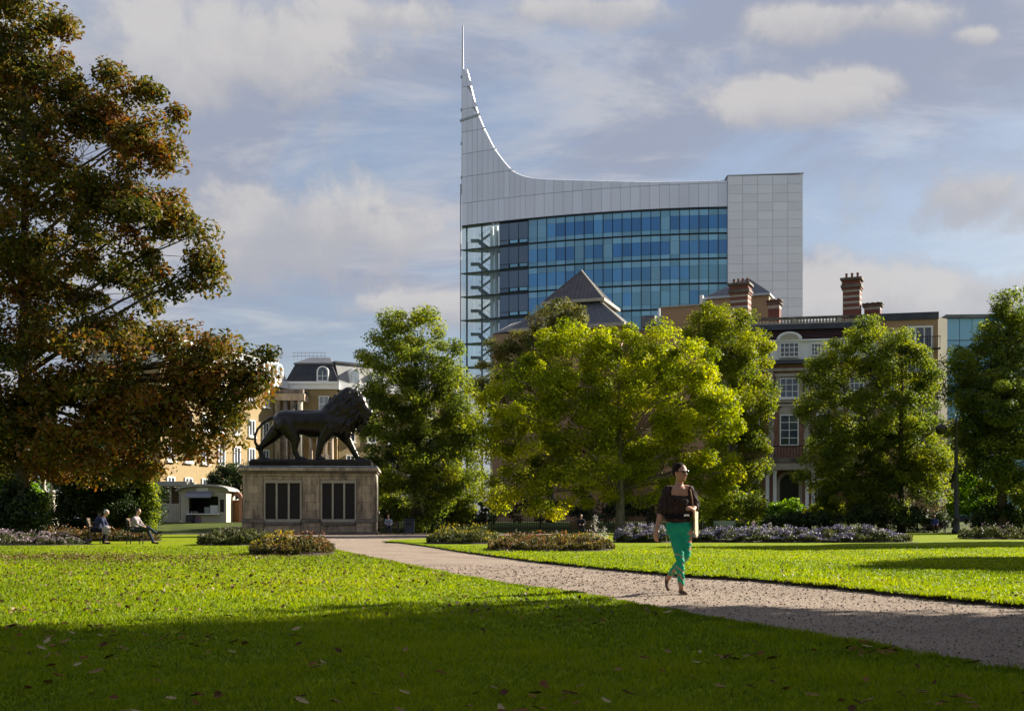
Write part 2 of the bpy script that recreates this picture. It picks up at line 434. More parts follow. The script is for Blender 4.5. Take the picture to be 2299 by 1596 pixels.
def sheet(name, poly, z, mat, skirt=0.0, skirt_mat=None):
    bm = bmesh.new()
    vs = [bm.verts.new((p.x, p.y, z)) for p in poly]
    f = bm.faces.new(vs)
    bm.normal_update()
    if f.normal.z < 0: f.normal_flip()
    if skirt:
        lo = [bm.verts.new((p.x, p.y, z-skirt)) for p in poly]
        n = len(vs)
        for i in range(n):
            q = bm.faces.new((vs[i], vs[(i+1) % n], lo[(i+1) % n], lo[i])); q.material_index = 1
    bmesh.ops.triangulate(bm, faces=[f])
    me = bpy.data.meshes.new(name); bm.to_mesh(me); bm.free()
    me.materials.append(mat)
    if skirt_mat: me.materials.append(skirt_mat)
    return setp(link(name, me), kind='structure')
sheet('lawn', LAWN_L, 0.055, M_lawn, 0.08, M_soil)
sheet('lawn', LAWN_R, 0.055, M_lawn, 0.08, M_soil)
GR = [V2(-60, 72.5), V2(-19, 71.5), V2(-15, 67.5), V2(-12.4, 63.6)]
GR += [V2(-9, 45), V2(-6.4, 33.5), V2(-4.8, 27), V2(-2.8, 21), V2(-1, 15), V2(0.4, 11), V2(1.6, 8), V2(3, 3), V2(4.5, -3), V2(9, -15)]
GR += [V2(19, -15), V2(12, -1.5), V2(8, 8), V2(6.4, 13), V2(5, 18), V2(2.6, 24), V2(-0.4, 33), V2(-4, 46), V2(-3.6, 56.5), V2(-1, 62), V2(3, 73), V2(7, 82.4), V2(-60, 82.4)]
sheet('gravel_path', GR, 0.0, M_gravel)

# ------------------------------------------------------------------ foliage machinery
def leaf_object(name, P, Nn, size, tint, mat, parent=None, aspect=0.5, kind=None, fold=0.12, axis=None):
    n = len(P)
    a = (rng.normal(size=(n, 3)) if axis is None else axis).copy(); a -= Nn*np.sum(a*Nn, 1)[:, None]
    a /= np.linalg.norm(a, axis=1)[:, None] + 1e-9
    b = np.cross(Nn, a)
    s = size[:, None]
    V = np.empty((n, 4, 3), dtype=np.float32)
    V[:, 0] = P - a*s*0.5
    V[:, 1] = P + b*s*0.5*aspect + Nn*s*fold
    V[:, 2] = P + a*s*0.5
    V[:, 3] = P - b*s*0.5*aspect + Nn*s*fold
    return quad_object(name, V, tint, mat, parent, kind)
def quad_object(name, V, tint, mat, parent=None, kind=None):
    n, k = V.shape[0], V.shape[1]
    me = bpy.data.meshes.new(name)
    me.vertices.add(n*k); me.vertices.foreach_set('co', V.astype(np.float32).ravel())
    me.loops.add(n*k); me.loops.foreach_set('vertex_index', np.arange(n*k, dtype=np.int32))
    me.polygons.add(n); me.polygons.foreach_set('loop_start', np.arange(0, n*k, k, dtype=np.int32))
    me.polygons.foreach_set('loop_total', np.full(n, k, dtype=np.int32))
    at = me.attributes.new('tint', 'FLOAT', 'POINT')
    at.data.foreach_set('value', np.repeat(np.clip(tint, 0, 1), k).astype(np.float32))
    me.materials.append(mat)
    me.update(calc_edges=True)
    o = link(name, me, parent)
    if kind: o['kind'] = kind
    return o
def unit(v): return v/(np.linalg.norm(v, axis=1)[:, None] + 1e-9)

def clump_leaves(C, R, per, size, squash=0.72, up=0.5, tintc=None, tj=0.22):
    """leaf centres, normals, sizes, tints for clumps with centres C and radii R"""
    k = len(C)
    idx = np.repeat(np.arange(k), per)
    n = len(idx)
    d = unit(rng.normal(size=(n, 3)))
    rr = rng.random(n)**0.42
    off = d*rr[:, None]*R[idx][:, None]
    off[:, 2] *= squash
    P = C[idx] + off
    Nn = unit(d*0.6 + np.array([0, 0, up]) + rng.normal(size=(n, 3))*0.55)
    S = size*(0.65 + 0.7*rng.random(n))
    T = tintc[idx] + rng.normal(size=n)*tj
    return P, Nn, S, T

def tree(name, label, base, blobs, leafmat, nclump=160, per=260, leaf=0.24, clump=0.95, trunk_r=0.35, seed=1, group=None,
         cat='tree', bark=None, shell=0.45, tint_fn=None, trunk_h=None, lean=(0, 0), twigs=True, aspect=0.5, tj=0.2, squash=0.72):
    """blobs: world ellipsoids (centre Vector, (rx,ry,rz)); base: trunk foot"""
    global rng
    rng = np.random.default_rng(seed)
    rnd = random.Random(seed)
    base = Vector(base)
    root = thing(name, label, cat, base, 0, group)
    cs = np.array([tuple(c - base) for c, r in blobs]); rs = np.array([r for c, r in blobs])
    w = (rs.prod(1))**(2/3); w /= w.sum()
    C, W = [], []
    tries = 0
    while len(C) < nclump and tries < nclump*30:
        tries += 1
        i = rng.choice(len(cs), p=w)
        d = rng.normal(size=3); d /= np.linalg.norm(d)
        t = shell + (1-shell)*rng.random()**0.6
        p = cs[i] + d*rs[i]*t
        inside = np.sqrt((((p-cs)/rs)**2).sum(1))
        inside[i] = 9
        if inside.min() < 0.55 and rng.random() < 0.75: continue
        if C:
            dd = np.linalg.norm(np.array(C)-p, axis=1).min()
            if dd < clump*0.55: continue
        C.append(p); W.append(i)
    C = np.array(C)
    R = clump*(0.65 + 0.75*rng.random(len(C)))
    tc = 0.45 + 0.22*rng.normal(size=len(C))
    if tint_fn is not None: tc = tint_fn(C + np.array(tuple(base)), tc)
    P, Nn, S, T = clump_leaves(C, R, per, leaf, tintc=tc, tj=tj, squash=squash)
    leaf_object('crown', P, Nn, S, T, leafmat, root, aspect)
    # trunk, limbs and twigs
    top = max(c[2] for c in cs); zmin = min((c-r)[2] for c, r in zip(cs, rs))
    H = trunk_h or (cs[:, 2].mean()*0.55 + top*0.3)
    mid = cs.mean(0)
    tp = []
    for k in range(9):
        t = k/8
        tp.append(Vector((lean[0]*t*t + math.sin(t*5+seed)*0.08*trunk_r*4*t, lean[1]*t*t + math.cos(t*4+seed)*0.3*trunk_r*t, -0.15 + t*(H+0.15))))
    tr = [trunk_r*(1.45 if k == 0 else (1.12 if k == 1 else 1.0))*(1-0.72*k/8) for k in range(9)]
    mb = MB().tube(tp, tr, 10)
    ends = []
    order = sorted(range(len(cs)), key=lambda i: np.linalg.norm(cs[i][:2]))
    for i in order:
        c = Vector(cs[i]); h = math.hypot(c.x, c.y)
        zz = max(H*0.28, min(H*0.97, c.z - 0.55*h - 0.4))
        t = (zz+0.15)/(H+0.15)*8
        k = min(7, int(t)); a = tp[k].lerp(tp[k+1], t-k)
        r0 = max(0.03, tr[k]*0.48)
        m1 = a.lerp(c, 0.35) + Vector((rnd.uniform(-.3, .3), rnd.uniform(-.3, .3), 0.06*h))
        m2 = a.lerp(c, 0.7) + Vector((rnd.uniform(-.4, .4), rnd.uniform(-.4, .4), 0.05*h))
        pts = [a, m1, m2, c]
        mb.tube(pts, [r0, r0*.7, r0*.45, r0*.22], 6)
        ends.append((m1, m2, c, r0))
    pos = {o: n for n, o in enumerate(order)}
    if twigs:
        for p, i in zip(C, W):
            m1, m2, c, r0 = ends[pos[i]]
            p = Vector(p)
            s = m2.lerp(c, rnd.random()) if rnd.random() < .7 else m1.lerp(m2, rnd.random())
            q = s.lerp(p, .5) + Vector((rnd.uniform(-.25, .25), rnd.uniform(-.25, .25), rnd.uniform(-.1, .3)))
            rt = max(0.012, r0*.22)
            mb.tube([s, q, p], [rt, rt*.7, rt*.3], 4, cap=False)
    mb.build('trunk', bark or M_bark, root, smooth=True)
    return root
def blobs_px(lst, Y, dscale=0.85, jit=0.35, seed=0):
    r = random.Random(seed); out = []
    for b in lst:
        x, y, rad = b[:3]; ry = b[3] if len(b) > 3 else rad
        k = Y/F
        yy = Y + (r.uniform(-1, 1)*jit*rad*k*2 if len(b) < 5 else b[4])
        c = PX(x, y, yy)
        out.append((c, (rad*k, rad*k*dscale*1.1, ry*k)))
    return out
def shrub(name, label, blobs, leafmat, per=2600, leaf=0.14, seed=1, group=None, cat='shrub', clump=0.3, nclump=40, stem=0.05):
    base = Vector((sum(c.x for c, r in blobs)/len(blobs), sum(c.y for c, r in blobs)/len(blobs), 0))
    base.z = float(ground_z(base.y)) + (0.03 if base.y > 82 else 0.05)
    return tree(name, label, base, blobs, leafmat, nclump, int(.72*per/nclump) if per > nclump else 20, leaf*1.15, clump, stem, seed, group, cat, shell=0.3, twigs=False, tj=0.25)

# ------------------------------------------------------------------ the tall curved office tower with its upswept sail
def make_tower():
    root = thing('office_tower', 'tall silver and blue glass office tower with upswept pointed sail and mast', 'tower', (20, 206, 0.8))
    O = Vector((20, 206, 0.8))
    rnd = random.Random(5)
    cX = np.array([37.9, 22.8, 12.3, 2.96, -2.9, -9.35]); cY = np.array([200, 202.3, 204.6, 207.7, 210.1, 213.2])
    pc = np.polyfit(cX, cY, 2)
    CY = lambda X: float(np.polyval(pc, X))
    def solveX(x):
        Y = 206.0
        for _ in range(8): X = (x-CX)/F*Y; Y = CY(X)
        return X
    curve = [(1037, 150), (1046.5, 154), (1058, 205), (1072, 256.5), (1094, 306), (1114, 342), (1145.5, 380), (1177, 397), (1222, 403), (1303, 406), (1438, 409.5), (1540, 408.5), (1634, 406)]
    cp = [Vector((solveX(x), CAMZ+(HY-y)/F*CY(solveX(x)), 0)) for x, y in curve]
    sx, sz = [cp[0].x], [cp[0].y]
    for i in range(1, len(cp)-1):
        p0, p1, p2, p3 = cp[max(1, i-1)], cp[i], cp[i+1], cp[min(len(cp)-1, i+2)]
        for t in np.linspace(0, 1, 8, endpoint=False):
            q = 0.5*((2*p1) + (p2-p0)*t + (2*p0-5*p1+4*p2-p3)*t*t + (3*p1-p0-3*p2+p3)*t**3)
            sx.append(q.x); sz.append(q.y)
    sx.append(cp[-1].x); sz.append(cp[-1].y)
    ztop = lambda X: float(np.interp(X, sx, sz))
    XL, XR = solveX(1037), solveX(1634)
    Z0 = 56.1
    def pt(X, back, z): return Vector((X, CY(X)+back, z)) - O
    def panel(mb, X0, X1, z00, z01, z10, z11, front, thick):
        # corner heights: (X0 bottom, X0 top, X1 bottom, X1 top)
        return mb.hexa(pt(X0, front, z00), pt(X1, front, z10), pt(X1, front+thick, z10), pt(X0, front+thick, z00),
                       pt(X0, front, z01), pt(X1, front, z11), pt(X1, front+thick, z11), pt(X0, front+thick, z01))
    # sail: backing frame, then every cladding panel
    edges = list(np.linspace(XL, solveX(1180), 13)) + list(np.linspace(solveX(1180), XR, 22))[1:]
    rows = [Z0, 60.25, 65.2, 69.5, 73.6, 77.9, 82.0, 87.0]
    mb = MB()
    for a, b in zip(edges[:-1], edges[1:]):
        panel(mb, a, b, Z0+.05, ztop(max(a, XL+.01))-.12, Z0+.05, ztop(b)-.12, 0.17, 1.3)
    mb.build('sail_frame', M_steel, root)
    for k, (a, b) in enumerate(zip(edges[:-1], edges[1:])):
        g = 0.02 if k % 2 == 0 or k > 11 else 0.012
        for z0, z1 in zip(rows[:-1], rows[1:]):
            ta, tb = min(z1-.025, ztop(max(a, XL+.01))), min(z1-.05, ztop(b))
            if ta < z0+.3: continue
            tb = max(tb, z0+.02)
            panel(MB(), a+g, b-g, z0+.03, ta, z0+.03, tb, 0.0, 0.16).build('cladding_panel', M_clad, root)
    cop = MB(); pts = [pt(X, 0.75, ztop(X)) for X in np.concatenate([np.linspace(XL+.75, solveX(1230), 60), np.linspace(solveX(1240), XR, 20)])]
    cop.tube(pts, 0.34, 6).build('coping', M_cladend, root, smooth=True)
    # soffit line, dark band across the point of the sail, mast
    mb = MB()
    for a, b in zip(edges[:-1], edges[1:]): panel(mb, a, b, Z0-.22, Z0, Z0-.22, Z0, -0.06, 1.6)
    mb.build('soffit_trim', M_darksteel, root)
    bz = CAMZ+(HY-270)/F*CY(XL)
    panel(MB(), XL-.4, solveX(1078), bz-.28, bz+.1, bz+.35, bz+.72, -0.2, 0.4).build('sail_band', M_steel, root)
    mast_top = CAMZ+(HY-57)/F*CY(XL)
    mast = MB().tube([pt(XL+.15, .3, 62), pt(XL+.15, .3, 84), pt(XL+.15, .3, mast_top)], [.24, .2, .12], 8).build('mast', M_steel, root, smooth=True)
    MB().tube([pt(XL-.25, .3, 20), pt(XL-.25, .3, 64)], .12, 6).build('edge_pole', M_steel, root)
    for yy in (172, 246, 322, 398):
        z = CAMZ+(HY-yy)/F*CY(XL)
        MB().box(-.35, -.2, -.18, .5, .4, .18, Matrix.Translation(pt(XL+.1, .2, z))).build('bracket', M_steel, mast)
    # roof-edge rail
    mb = MB()
    for X in np.linspace(solveX(1190), solveX(1206), 5): mb.tube([pt(X, 1.6, ztop(X)), pt(X, 1.6, 61.5)], .05, 5)
    mb.tube([pt(solveX(1186), 1.6, 61.45), pt(solveX(1212), 1.6, 61.45)], .07, 5)
    mb.build('roof_rail', M_steel, root)
    # core behind the glazing
    XG, XS = solveX(1186), solveX(1121)
    foot = [(X-O.x, CY(X)+.4-O.y) for X in np.linspace(XS, XR, 16)] + [(XR-O.x, CY(XR)+17-O.y), (XS+4-O.x, CY(XS)+13-O.y)]
    MB().prism(foot, 0.0, Z0-.3-O.z).build('core', M_darksteel, root)
    # curtain wall
    FH = 4.4
    bays = list(np.linspace(XG, XR, 22))
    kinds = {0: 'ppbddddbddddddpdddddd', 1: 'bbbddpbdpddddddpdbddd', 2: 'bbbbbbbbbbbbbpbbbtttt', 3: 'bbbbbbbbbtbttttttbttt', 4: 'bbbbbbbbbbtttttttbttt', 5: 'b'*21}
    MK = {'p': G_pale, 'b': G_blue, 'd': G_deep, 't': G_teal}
    for f in range(6):
        zt = Z0-.25-f*FH
        for k in range(21):
            a, b = bays[k]+.06, bays[k+1]-.06
            z1 = zt-.14
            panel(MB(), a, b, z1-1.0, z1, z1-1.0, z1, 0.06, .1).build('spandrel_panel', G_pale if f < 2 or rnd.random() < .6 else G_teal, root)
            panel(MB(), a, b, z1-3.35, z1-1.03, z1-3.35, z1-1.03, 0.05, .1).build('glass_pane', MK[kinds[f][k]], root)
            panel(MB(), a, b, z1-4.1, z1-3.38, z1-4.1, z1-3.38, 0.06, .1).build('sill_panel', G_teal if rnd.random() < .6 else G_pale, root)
        mb = MB()
        for a, b in zip(bays[:-1], bays[1:]): panel(mb, a, b, zt-.1, zt+.04, zt-.1, zt+.04, -.05, .3)
        mb.build('floor_edge', M_darksteel, root)
    mb = MB()
    for X in bays[::2]: panel(mb, X-.05, X+.05, Z0-6*FH, Z0-.3, Z0-6*FH, Z0-.3, -.04, .2)
    # each mullion its own piece
    for X in bays[::2]: panel(MB(), X-.045, X+.045, Z0-6*FH, Z0-.3, Z0-6*FH, Z0-.3, -.05, .2).build('mullion', M_darksteel, root)
    # dim bays beside the stair
    db = list(np.linspace(XS, XG, 4))
    for f in range(6):
        zt = Z0-.3-f*FH
        for k in range(3):
            a, b = db[k]+.05, db[k+1]-.05
            panel(MB(), a, b, zt-3.3, zt-.25, zt-3.3, zt-.25, .08, .1).build('dim_pane', G_dim, root)
            if k: panel(MB(), a+.15, b-.1, zt-3.95, zt-3.4, zt-3.95, zt-3.4, .1, .1).build('floor_light_strip', G_pale, root)
            else: panel(MB(), a, b, zt-4.1, zt-3.4, zt-4.1, zt-3.4, .1, .1).build('dim_pane', G_dim, root)
    # open glazed stair at the sharp end
    sb = list(np.linspace(XL, XS, 4))
    for f in range(7):
        zt = Z0-.3-f*FH
        for k in range(3):
            panel(MB(), sb[k]+.04, sb[k+1]-.04, zt-FH+.1, zt-.1, zt-FH+.1, zt-.1, 0.02, .06).build('stair_pane', G_clear, root)
        # landing: tapers to a point at the left
        zl = zt - FH + .1
        l = [pt(XL-.25, .2, zl), pt(XS, .3, zl), pt(XS, 5.5, zl), pt(XL+1.5, 2.2, zl)]
        MB().add([tuple(p) for p in l] + [(p.x, p.y, p.z+.2) for p in l], [(3,2,1,0),(4,5,6,7),(0,1,5,4),(1,2,6,5),(2,3,7,6),(3,0,4,7)]).build('landing', M_darksteel, root)
        xa, xb, xc = solveX(1056), solveX(1076), solveX(1109)
        zm = zl + FH*.5
        MB().box(0, 0, -.3, xb-xa, 1.2, .12, Matrix.Translation(pt(xa, 1.6, zm))).build('half_landing', M_darksteel, root)
        for (z_hi, z_lo, back, th, nm) in ((zl+FH, zm, 3.4, .3, 'stair_flight'), (zm, zl, 1.6, .75, 'stair_flight')):
            if nm == 'stair_flight' and z_lo == zm:
                p, q = pt(xb-.2, back, z_lo), pt(xc, back, z_hi)
            else:
                p, q = pt(xb-.2, back, z_hi), pt(xc, back, z_lo)
            q.y = p.y
            mb = MB(); e = Vector((0, 1.1, 0)); u = Vector((0, 0, th))
            mb.hexa(p-u, q-u, q-u+e, p-u+e, p, q, q+e, p+e).build(nm, M_darksteel, root)
            mb = MB().tube([p+Vector((0, -.02, .9)), q+Vector((0, -.02, .9))], .04, 4).build('handrail', M_darksteel, root)
    for x, r, m in ((1048, .18, M_darksteel), (1082, .18, M_darksteel), (1104, .34, M_white), (1114, .4, M_white)):
        X = solveX(x)
        MB().tube([pt(X, 2.6 if m is M_white else .5, .8), pt(X, 2.6 if m is M_white else .5, Z0-.2)], r, 10).build('column', m, root, smooth=True)
    # stone end block with horizontal panels
    xa, xb, ya, yb = 37.86, 50.8, 199.6, 198.7
    zt = 61.2
    BL = lambda t, back, z: Vector((xa+(xb-xa)*t, ya+(yb-ya)*t+back, z)) - O
    mb = MB().hexa(BL(0, .16, .8), BL(1, .16, .8), BL(1, 15, .8), BL(0, 15, .8), BL(0, .16, zt-.1), BL(1, .16, zt+.05), BL(1, 15, zt+.05), BL(0, 15, zt-.1))
    mb.build('end_block', M_steel, root)
    cols = [0, .2, .4, .6, .8, 1.0]; nrow = 26
    for c0, c1 in zip(cols[:-1], cols[1:]):
        for r in range(nrow):
            z1 = zt - r*1.53 if r else zt+.1; z0 = zt-(r+1)*1.53+.03
            g = .0016
            MB().hexa(BL(c0+g, 0, z0), BL(c1-g, 0, z0), BL(c1-g, .15, z0), BL(c0+g, .15, z0), BL(c0+g, 0, z1), BL(c1-g, 0, z1), BL(c1-g, .15, z1), BL(c0+g, .15, z1)).build('end_panel', M_cladend, root)
    MB().hexa(BL(-.01, -.08, zt+.1), BL(1.01, -.08, zt+.25), BL(1.01, 15, zt+.25), BL(-.01, 15, zt+.1), BL(-.01, -.08, zt+.28), BL(1.01, -.08, zt+.43), BL(1.01, 15, zt+.43), BL(-.01, 15, zt+.28)).build('parapet_trim', M_steel, root)
make_tower()

# ------------------------------------------------------------------ generic facade pieces (local frame: x along front, y into building)
def window(parent, x, z, w, h, frame=M_white, pane=M_pane, y=0.0, bars=(2, 2), t=0.09, depth=0.18, name='window', sill=True):
    """frame ring with its bars as one part, glass panes as its children"""
    mb = MB()
    mb.box(x-w/2, y-depth, z, x-w/2+t, y+.05, z+h); mb.box(x+w/2-t, y-depth, z, x+w/2, y+.05, z+h)
    mb.box(x-w/2+t, y-depth, z, x+w/2-t, y+.05, z+t); mb.box(x-w/2+t, y-depth, z+h-t, x+w/2-t, y+.05, z+h)
    nx, nz = bars
    for i in range(1, nx): mb.box(x-w/2+w*i/nx-t*.3, y-depth*.7, z+t, x-w/2+w*i/nx+t*.3, y, z+h-t)
    for j in range(1, nz): mb.box(x-w/2+t, y-depth*.65, z+h*j/nz-t*.3, x+w/2-t, y-.005, z+h*j/nz+t*.3)
    o = mb.build(name, frame, parent)
    for i in range(nx):
        for j in range(nz):
            MB().box(x-w/2+w*i/nx+.01, y-depth*.4, z+h*j/nz+.01, x-w/2+w*(i+1)/nx-.01, y-depth*.3, z+h*(j+1)/nz-.01).build('pane', pane, o)
    if sill: MB().box(x-w/2-.1, y-depth-.12, z-.14, x+w/2+.1, y+.04, z-.004).build('sill', frame, o)
    return o
def chimney(name, label, loc, rz, w, d, h, pots=3, bands=5, parent=None, group='striped brick chimneys'):
    root = thing(name, label, 'chimney', loc, rz, group) if parent is None else parent
    z = 0
    bh = h*.62/bands/2
    MB().box(-w/2, 0, -1.5, w/2, d, 0).build('shaft', M_chimney, root)
    for i in range(bands):
        MB().box(-w/2, 0, z+.003, w/2, d, z+bh*1.2).build('brick_band', M_chimney, root)
        MB().box(-w/2-.012, -.012, z+bh*1.2+.003, w/2+.012, d+.012, z+bh*2).build('stone_band', M_frame, root)
        z += bh*2
    for k, (o, hh) in enumerate(((.10, .06), (.18, .07), (.10, .05), (.04, .08), (.22, .06))):
        MB().box(-w/2-o, -o, z+.003, w/2+o, d+o, z+h*hh).build('cap_course', M_chimney if k != 1 and k != 4 else M_stonedark, root)
        z += h*hh
    for i in range(pots):
        x = -w/2 + w*(i+.5)/pots
        MB().lathe([(.13, 0), (.15, .05), (.12, .12), (.10, h*.12), (.14, h*.13), (.13, h*.15)], (x, d*.5, z), 10).build('chimney_pot', M_chimney, root, smooth=True)
    return root

# pyramid-roofed building
def make_pyramid_building():
    a = math.radians(-19.3)
    root = thing('pyramid_roof_building', 'brown building with two-tier grey metal pyramid roof behind the yellow-green tree', 'building', (12.0, 150.0, 0.8), a)
    W = 8.2; ez = 30.3-.8; apex = 35.0-.8
    # local x: 0 at right front corner, going left negative; y into depth
    e = .18
    A = Vector((-W/2, W/2, apex))
    c = [Vector((-W, 0, ez)), Vector((0, 0, ez)), Vector((0, W, ez)), Vector((-W, W, ez))]
    MB().add([*c, A], [(0, 1, 4), (1, 2, 4), (2, 3, 4), (3, 0, 4), (3, 2, 1, 0)]).build('upper_roof', M_leadroof, root)
    def seams(q0, q1, p0, p1, n, nm, rad=.05):
        for i in range(1, n):
            t = i/n
            s = q0.lerp(q1, t); f = p0.lerp(p1, t)
            MB().tube([s+Vector((0, -.02, .04)), f+Vector((0, -.02, .04))], rad, 4).build(nm, M_leadroof, root)
    n = 14
    for k in range(4):
        q0, q1 = c[k], c[(k+1) % 4]
        if k in (2, 3): continue
        for i in range(1, n):
            t = i/n; s = q0.lerp(q1, t)
            # rib runs straight up the slope until it meets the hip
            up = (A - q0.lerp(q1, .5)); u = 1-abs(2*t-1)
            MB().tube([s, s+up*u], .05, 4).build('roof_rib', M_leadroof, root)
        MB().tube([q0, A], .10, 6).build('hip_cap', M_slatepale, root)
    MB().tube([c[1], A], .14, 6).build('hip_cap', M_cream, root)
    MB().box(-W-.25, -.25, ez-.42, .25, W+.25, ez-.02).build('fascia', M_cream, root)
    # lower skirt
    z1, z0, g = ez-.45, 26.3-.8, 3.6
    ci = [Vector((-W+.4, .4, z1)), Vector((-.4, .4, z1)), Vector((-.4, W-.4, z1)), Vector((-W+.4, W-.4, z1))]
    co = [Vector((-W-g, -g, z0)), Vector((g, -g, z0)), Vector((g, W+g, z0)), Vector((-W-g, W+g, z0))]
    MB().add([*ci, *co], [(4, 5, 1, 0), (5, 6, 2, 1), (6, 7, 3, 2), (7, 4, 0, 3), (0, 1, 2, 3), (7, 6, 5, 4)]).build('lower_roof', M_slatepale, root)
    for i in range(1, 16):
        t = i/16
        MB().tube([co[0].lerp(co[1], t), ci[0].lerp(ci[1], t)], .05, 4).build('roof_rib', M_slatepale, root)
    MB().tube([co[1], ci[1]], .13, 6).build('hip_cap', M_cream, root)
    MB().box(-W-g-.2, -g-.2, z0-.5, g+.2, W+g+.2, z0-.02).build('gutter', M_frame, root)
    MB().box(-W-g+.3, -g+.3, 0, g-.3, W+g-.3, z0-.5).build('wall', M_tanbrick, root)
    # left wing with lean-to roof and small hipped bay in front
    MB().add([(-W-g-2.6, -g+.5, 25.0), (-W-g, -g+.5, 25.2), (-W-g, 2.5, 27.6), (-W-g-2.0, 2.5, 27.2), (-W-g-2.6, 2.6, 25), (-W-g, 2.6, 25.2)],
             [(0, 1, 2, 3), (0, 3, 4), (1, 5, 2), (4, 3, 2, 5), (0, 4, 5, 1)]).build('wing_roof', M_slatepale, root)
    for i in range(6):
        t = (i+.5)/6
        MB().tube([Vector((-W-g-2.6, -g+.5, 25.0)).lerp(Vector((-W-g, -g+.5, 25.2)), t), Vector((-W-g-2.0, 2.5, 27.2)).lerp(Vector((-W-g, 2.5, 27.6)), t)], .05, 4).build('roof_rib', M_slatepale, root)
    MB().box(-W-g-2.6, -g+.6, 0, -W-g+.29, 2.5, 24.98).build('wing_wall', M_tanbrick, root)
    p = [(-5.2, -g-2.0, 25.2), (-1.4, -g-2.0, 25.2), (-1.4, -g+1.6, 25.2), (-5.2, -g+1.6, 25.2), (-3.3, -g-.6, 27.0), (-3.3, -g+1.6, 27.0)]
    MB().add(p, [(0, 1, 4), (1, 2, 5, 4), (3, 0, 4, 5), (2, 3, 5), (3, 2, 1, 0)]).build('bay_roof', M_slatepale, root)
    MB().tube([p[1], p[4]], .09, 5).build('hip_cap', M_cream, root)
    MB().box(-5.0, -g-1.8, 0, -1.6, -g+.28, 25.18).build('bay_wall', M_tanbrick, root)
    # right wing, low brown parapet
    MB().box(g-.29, 1.0, 0, g+6.5, 8, 24.9).build('wing_wall', M_tanbrick, root)
    MB().box(g-.35, .9, 24.9, g+6.6, 8.1, 25.2).build('parapet', M_stonedark, root)
    # roof plant
    unit_ = thing('rooftop_plant', 'grey rooftop plant boxes with pale flues beside the pyramid roof', 'roof plant', Vector((17.9, 147.0, 25.95)), a)
    MB().bbox(-1.2, 0, 0, .5, 1.2, 1.5).build('cabinet', M_lead, unit_)
    MB().bbox(.75, .1, 0, 1.9, 1.1, 1.1).build('cabinet', M_steel, unit_)
    for x, h in ((1.0, 2.4), (1.5, 2.0)): MB().tube([(x, .6, 1.0), (x, .6, h)], .16, 8).build('flue', M_white, unit_)
    MB().tube([(2.3, .5, 0), (2.3, .5, 1.9)], .07, 6).build('pipe', M_darksteel, unit_)
make_pyramid_building()

# tan block with hipped roof
def make_tan_block():
    a = math.radians(-22)
    root = thing('tan_block', 'tan rendered block with grey hipped roof and lit right-hand wall', 'building', (31.5, 140.0, .8), a)
    W, D, ez = 7.6, 6.8, 28.1
    MB().box(-W, 0, 0, 0, D, ez).build('wall', M_tanbrick, root)
    MB().box(.003, .05, 0, .12, D-.05, ez).build('sunlit_side', M_tanlit, root)  # lighter skin over the right wall: its sunlit look painted as colour
    A = Vector((-2.9, 3.4, ez+2.7))
    e = .3
    c = [Vector((-W-e, -e, ez+.02)), Vector((e, -e, ez+.02)), Vector((e, D+e, ez+.02)), Vector((-W-e, D+e, ez+.02))]
    B = Vector((-4.2, 3.4, ez+2.5))
    MB().add([*c, A, B], [(0, 1, 4, 5), (1, 2, 4), (2, 3, 5, 4), (3, 0, 5), (3, 2, 1, 0)]).build('hipped_roof', M_slatepale, root)
    MB().box(-W-e, -e, ez-.25, e, D+e, ez+.018).build('fascia', M_steel, root)
    MB().box(-W-5.6, -.8, 0, -W-.003, 5, 27.0).build('annex_wall', M_tanbrick, root)
    MB().box(-W-5.75, -.95, 27.003, -W+.1, 5.1, 27.2).build('annex_coping', M_frame, root)
    MB().bbox(-W-.7, -.9, 27.2, -W-.3, -.4, 28.3).build('vent_stack', M_white, root)
make_tan_block()

